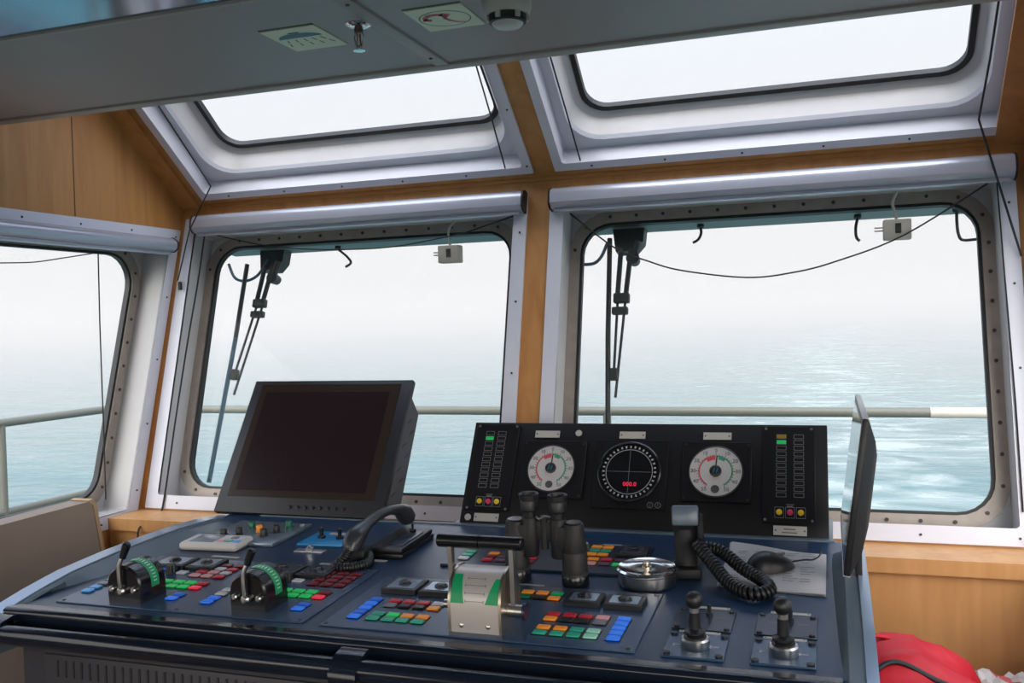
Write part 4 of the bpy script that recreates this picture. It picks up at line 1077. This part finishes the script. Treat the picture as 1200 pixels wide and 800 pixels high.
# ------------------------------------------------------------------ things on the ceiling
def sign(cu, cv, w, d, rz, label, kind):
    root = thing('safety_sign', label, 'sign', M.Translation((cu, cv, ZC)) @ M.Rotation(rz, 4, 'Z') @ M.Rotation(R(180), 4, 'X'), 'safety signs on the ceiling')
    mb = MB(); mb.rbox((-w, -d, 0), (w, d, .0025), .0008, 1); mb.m(1); mb.box((-w, d-.0, 0), (w, d+.006, .001))
    mb.build('plate', [signpaper, signdark], root)
    mb = MB(); y = .0027
    def poly(P): mb.add([(a, b, y) for a, b in P]+[(a, b, y+.0004) for a, b in P], [list(range(len(P))), [len(P)+i for i in range(len(P))][::-1]])
    if kind == 'shower':
        T_ = [(.045*cos(a)*1.1, .014+.026*sin(a)) for a in [pi*i/12 for i in range(13)]]
        poly([(x, y_) for x, y_ in T_])
        mb.m(1)
        for k in range(5):
            x = -.036+.018*k
            for q in range(2):
                t0, t1 = .006+q*.024, .022+q*.024
                a = V((x+t0*(x*9), .010-t0)); b = V((x+t1*(x*9), .010-t1)); mb.box((-.0012, 0, 0), (.0012, (b-a).length, .0004), M.Translation((a.x, a.y, y)) @ M.Rotation(atan2((b-a).y, (b-a).x)-pi/2, 4, 'Z'))
        mb.m(1); mb.box((-.012, .042, y), (.012, .047, y+.0004))
        mb.build('symbol', [signteal, signdark], root)
    else:
        n = 36; a = [(.052*cos(2*pi*i/n), .046*sin(2*pi*i/n), y) for i in range(n)]; b = [(.0495*cos(2*pi*i/n), .0435*sin(2*pi*i/n), y) for i in range(n)]
        mb.m(1); mb.add(a+b, [(i, (i+1) % n, n+(i+1) % n, n+i) for i in range(n)]); mb.m(0)
        def ribbon(P, w0, w1):
            P = [V((q[0], q[1])) for q in P]; L = []; Rr = []
            for i in range(len(P)):
                t = (P[min(i+1, len(P)-1)]-P[max(i-1, 0)]).normalized(); nn = V((-t.y, t.x)); w_ = (w0+(w1-w0)*i/(len(P)-1))/2
                L.append((P[i].x+nn.x*w_, P[i].y+nn.y*w_, y+.0003)); Rr.append((P[i].x-nn.x*w_, P[i].y-nn.y*w_, y+.0003))
            k = len(P); mb.add(L+Rr, [(i, i+1, k+i+1, k+i) for i in range(k-1)])
        ribbon([(-.038, .002), (-.036, .016), (-.026, .025), (-.010, .027), (.004, .022)], .010, .012)
        ribbon([(-.044, .006), (-.028, .000)], .014, .014); ribbon([(.0, .026), (.014, .014)], .018, .018)
        ribbon([(.005, .016), (.001, .0), (.006, -.016), (.016, -.028), (.030, -.032)], .010, .003)
        mb.build('symbol', [signred, signdark], root)
sign(-1.015, 1.703, .062, .070, R(0), 'yellowish ceiling sign with a dark teal dome over spray lines', 'shower')
sign(-.700, 1.700, .060, .066, R(0), 'pale ceiling sign with a red handset symbol inside a ring', 'phone')
root = thing('sprinkler_head', 'chrome sprinkler head hanging from the ceiling between the two signs', 'sprinkler', M.Translation((-.872, 1.668, ZC)))
MB().lathe([(.026, 0), (.026, -.002), (.018, -.007), (.010, -.008)], None, 28).build('escutcheon', chrome, root)
MB().lathe([(.009, -.006), (.009, -.018), (.006, -.019), (.004, -.024), (.0045, -.042), (.002, -.046)], None, 18).build('bulb', mat('sprinkler_bulb', (.13, .09, .08), .2, .4), root)
for s in (-1, 1): MB().tube([(s*.008, 0, -.016), (s*.011, 0, -.028), (s*.004, 0, -.05)], .0018, 8).build('frame_arm', chrome, root)
MB().lathe([(.004, -.049), (.012, -.052), (.012, -.0535), (.003, -.0545)], None, 20).build('deflector', chrome, root)
root = thing('smoke_detector', 'beige round smoke detector hanging from the ceiling beside the red handset sign', 'smoke detector', M.Translation((-.548, 1.63, ZC)) @ M.Diagonal((.80, .80, .80, 1)))
MB().lathe([(.056, 0), (.056, -.030), (.052, -.044), (.048, -.048)], None, 36).build('base', ivory, root, ang=30)
MB().lathe([(.0435, -.046), (.043, -.064), (.030, -.067)], None, 30).build('sensor_slot', rubber, root)
for k in range(6):
    a = R(20+60*k); MB().rbox((-.006, -.003, -.062), (.006, .003, -.045), .001, 1, M.Translation((.045*cos(a), .045*sin(a), 0)) @ M.Rotation(a+pi/2, 4, 'Z')).build('slot_rib', ivory, root)
MB().lathe([(.036, -.063), (.036, -.067), (.030, -.073), (.016, -.076), (.003, -.0765)], None, 30).build('cap', mat('detector_cap', (.62, .58, .54), .4), root, ang=40)

# cable clip on the corner
root = thing('cable_clip', 'small dark cord clip on the wooden corner beside the side wall window', 'clip', M.Translation(A1.px(211, 334, -.02)))
MB().rbox((-.006, -.006, -.018), (.006, .006, .012), .003).build('clip_body', blk2, root)
MB().tube([(-.012, 0, .012), (0, -.004, .016), (.012, 0, .014)], .002, 6).build('tie', ivory, root)

# ------------------------------------------------------------------ world and camera
w = bpy.data.worlds.new('hazy_sky'); SC.world = w; w.use_nodes = True; nt = w.node_tree
bg = nt.nodes['Background']; tc = nt.nodes.new('ShaderNodeTexCoord'); sp = nt.nodes.new('ShaderNodeSeparateXYZ')
nt.links.new(tc.outputs['Generated'], sp.inputs[0])
rp = nt.nodes.new('ShaderNodeValToRGB'); cr = rp.color_ramp
cr.elements[0].position = 0.; cr.elements[0].color = (.84, .85, .87, 1)
cr.elements[1].position = 1.; cr.elements[1].color = (1.7, 1.95, 2.5, 1)
for p_, c_ in ((.02, (.86, .845, .84)), (.10, (.885, .875, .88)), (.25, (.91, .93, .985)), (.36, (.92, .96, 1.07)), (.5, (1.25, 1.4, 1.75))):  # steps above the visible sky raised to add light indoors
    e_ = cr.elements.new(p_); e_.color = (*c_, 1)
nt.links.new(sp.outputs[2], rp.inputs[0])
# added warm glow over the forward half of the sky, to light the interior
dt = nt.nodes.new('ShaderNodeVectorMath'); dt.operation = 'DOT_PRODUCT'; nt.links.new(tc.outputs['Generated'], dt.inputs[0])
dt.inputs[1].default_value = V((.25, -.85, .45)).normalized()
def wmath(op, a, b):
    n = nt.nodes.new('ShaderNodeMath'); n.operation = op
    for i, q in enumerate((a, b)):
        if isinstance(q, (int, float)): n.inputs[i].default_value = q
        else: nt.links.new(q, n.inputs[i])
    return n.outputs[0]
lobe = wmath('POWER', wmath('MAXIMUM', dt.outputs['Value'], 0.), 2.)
sc_ = nt.nodes.new('ShaderNodeVectorMath'); sc_.operation = 'SCALE'; sc_.inputs[0].default_value = (1.0, .93, .84); nt.links.new(wmath('MULTIPLY', lobe, FILL_GLOW), sc_.inputs['Scale'])
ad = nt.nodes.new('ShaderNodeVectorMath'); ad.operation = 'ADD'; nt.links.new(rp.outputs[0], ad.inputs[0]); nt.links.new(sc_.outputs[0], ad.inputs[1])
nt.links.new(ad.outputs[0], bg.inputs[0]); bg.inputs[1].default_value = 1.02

cam = bpy.data.cameras.new('camera'); co = bpy.data.objects.new('camera', cam); COL.objects.link(co)
cam.sensor_fit = 'HORIZONTAL'; cam.sensor_width = 36; cam.lens = F_PX*36/1200; cam.clip_start = .02; cam.clip_end = 30000
co.matrix_world = M(((_r.x, _u.x, -_f.x, EYE.x), (_r.y, _u.y, -_f.y, EYE.y), (_r.z, _u.z, -_f.z, EYE.z), (0, 0, 0, 1)))
SC.camera = co
vs_ = SC.view_settings; vs_.view_transform = 'Standard'; vs_.look = 'None'; vs_.gamma = 1; vs_.exposure = 0; vs_.use_curve_mapping = False
SC.cycles.max_bounces = 10; SC.cycles.transparent_max_bounces = 16; SC.cycles.sample_clamp_indirect = 6
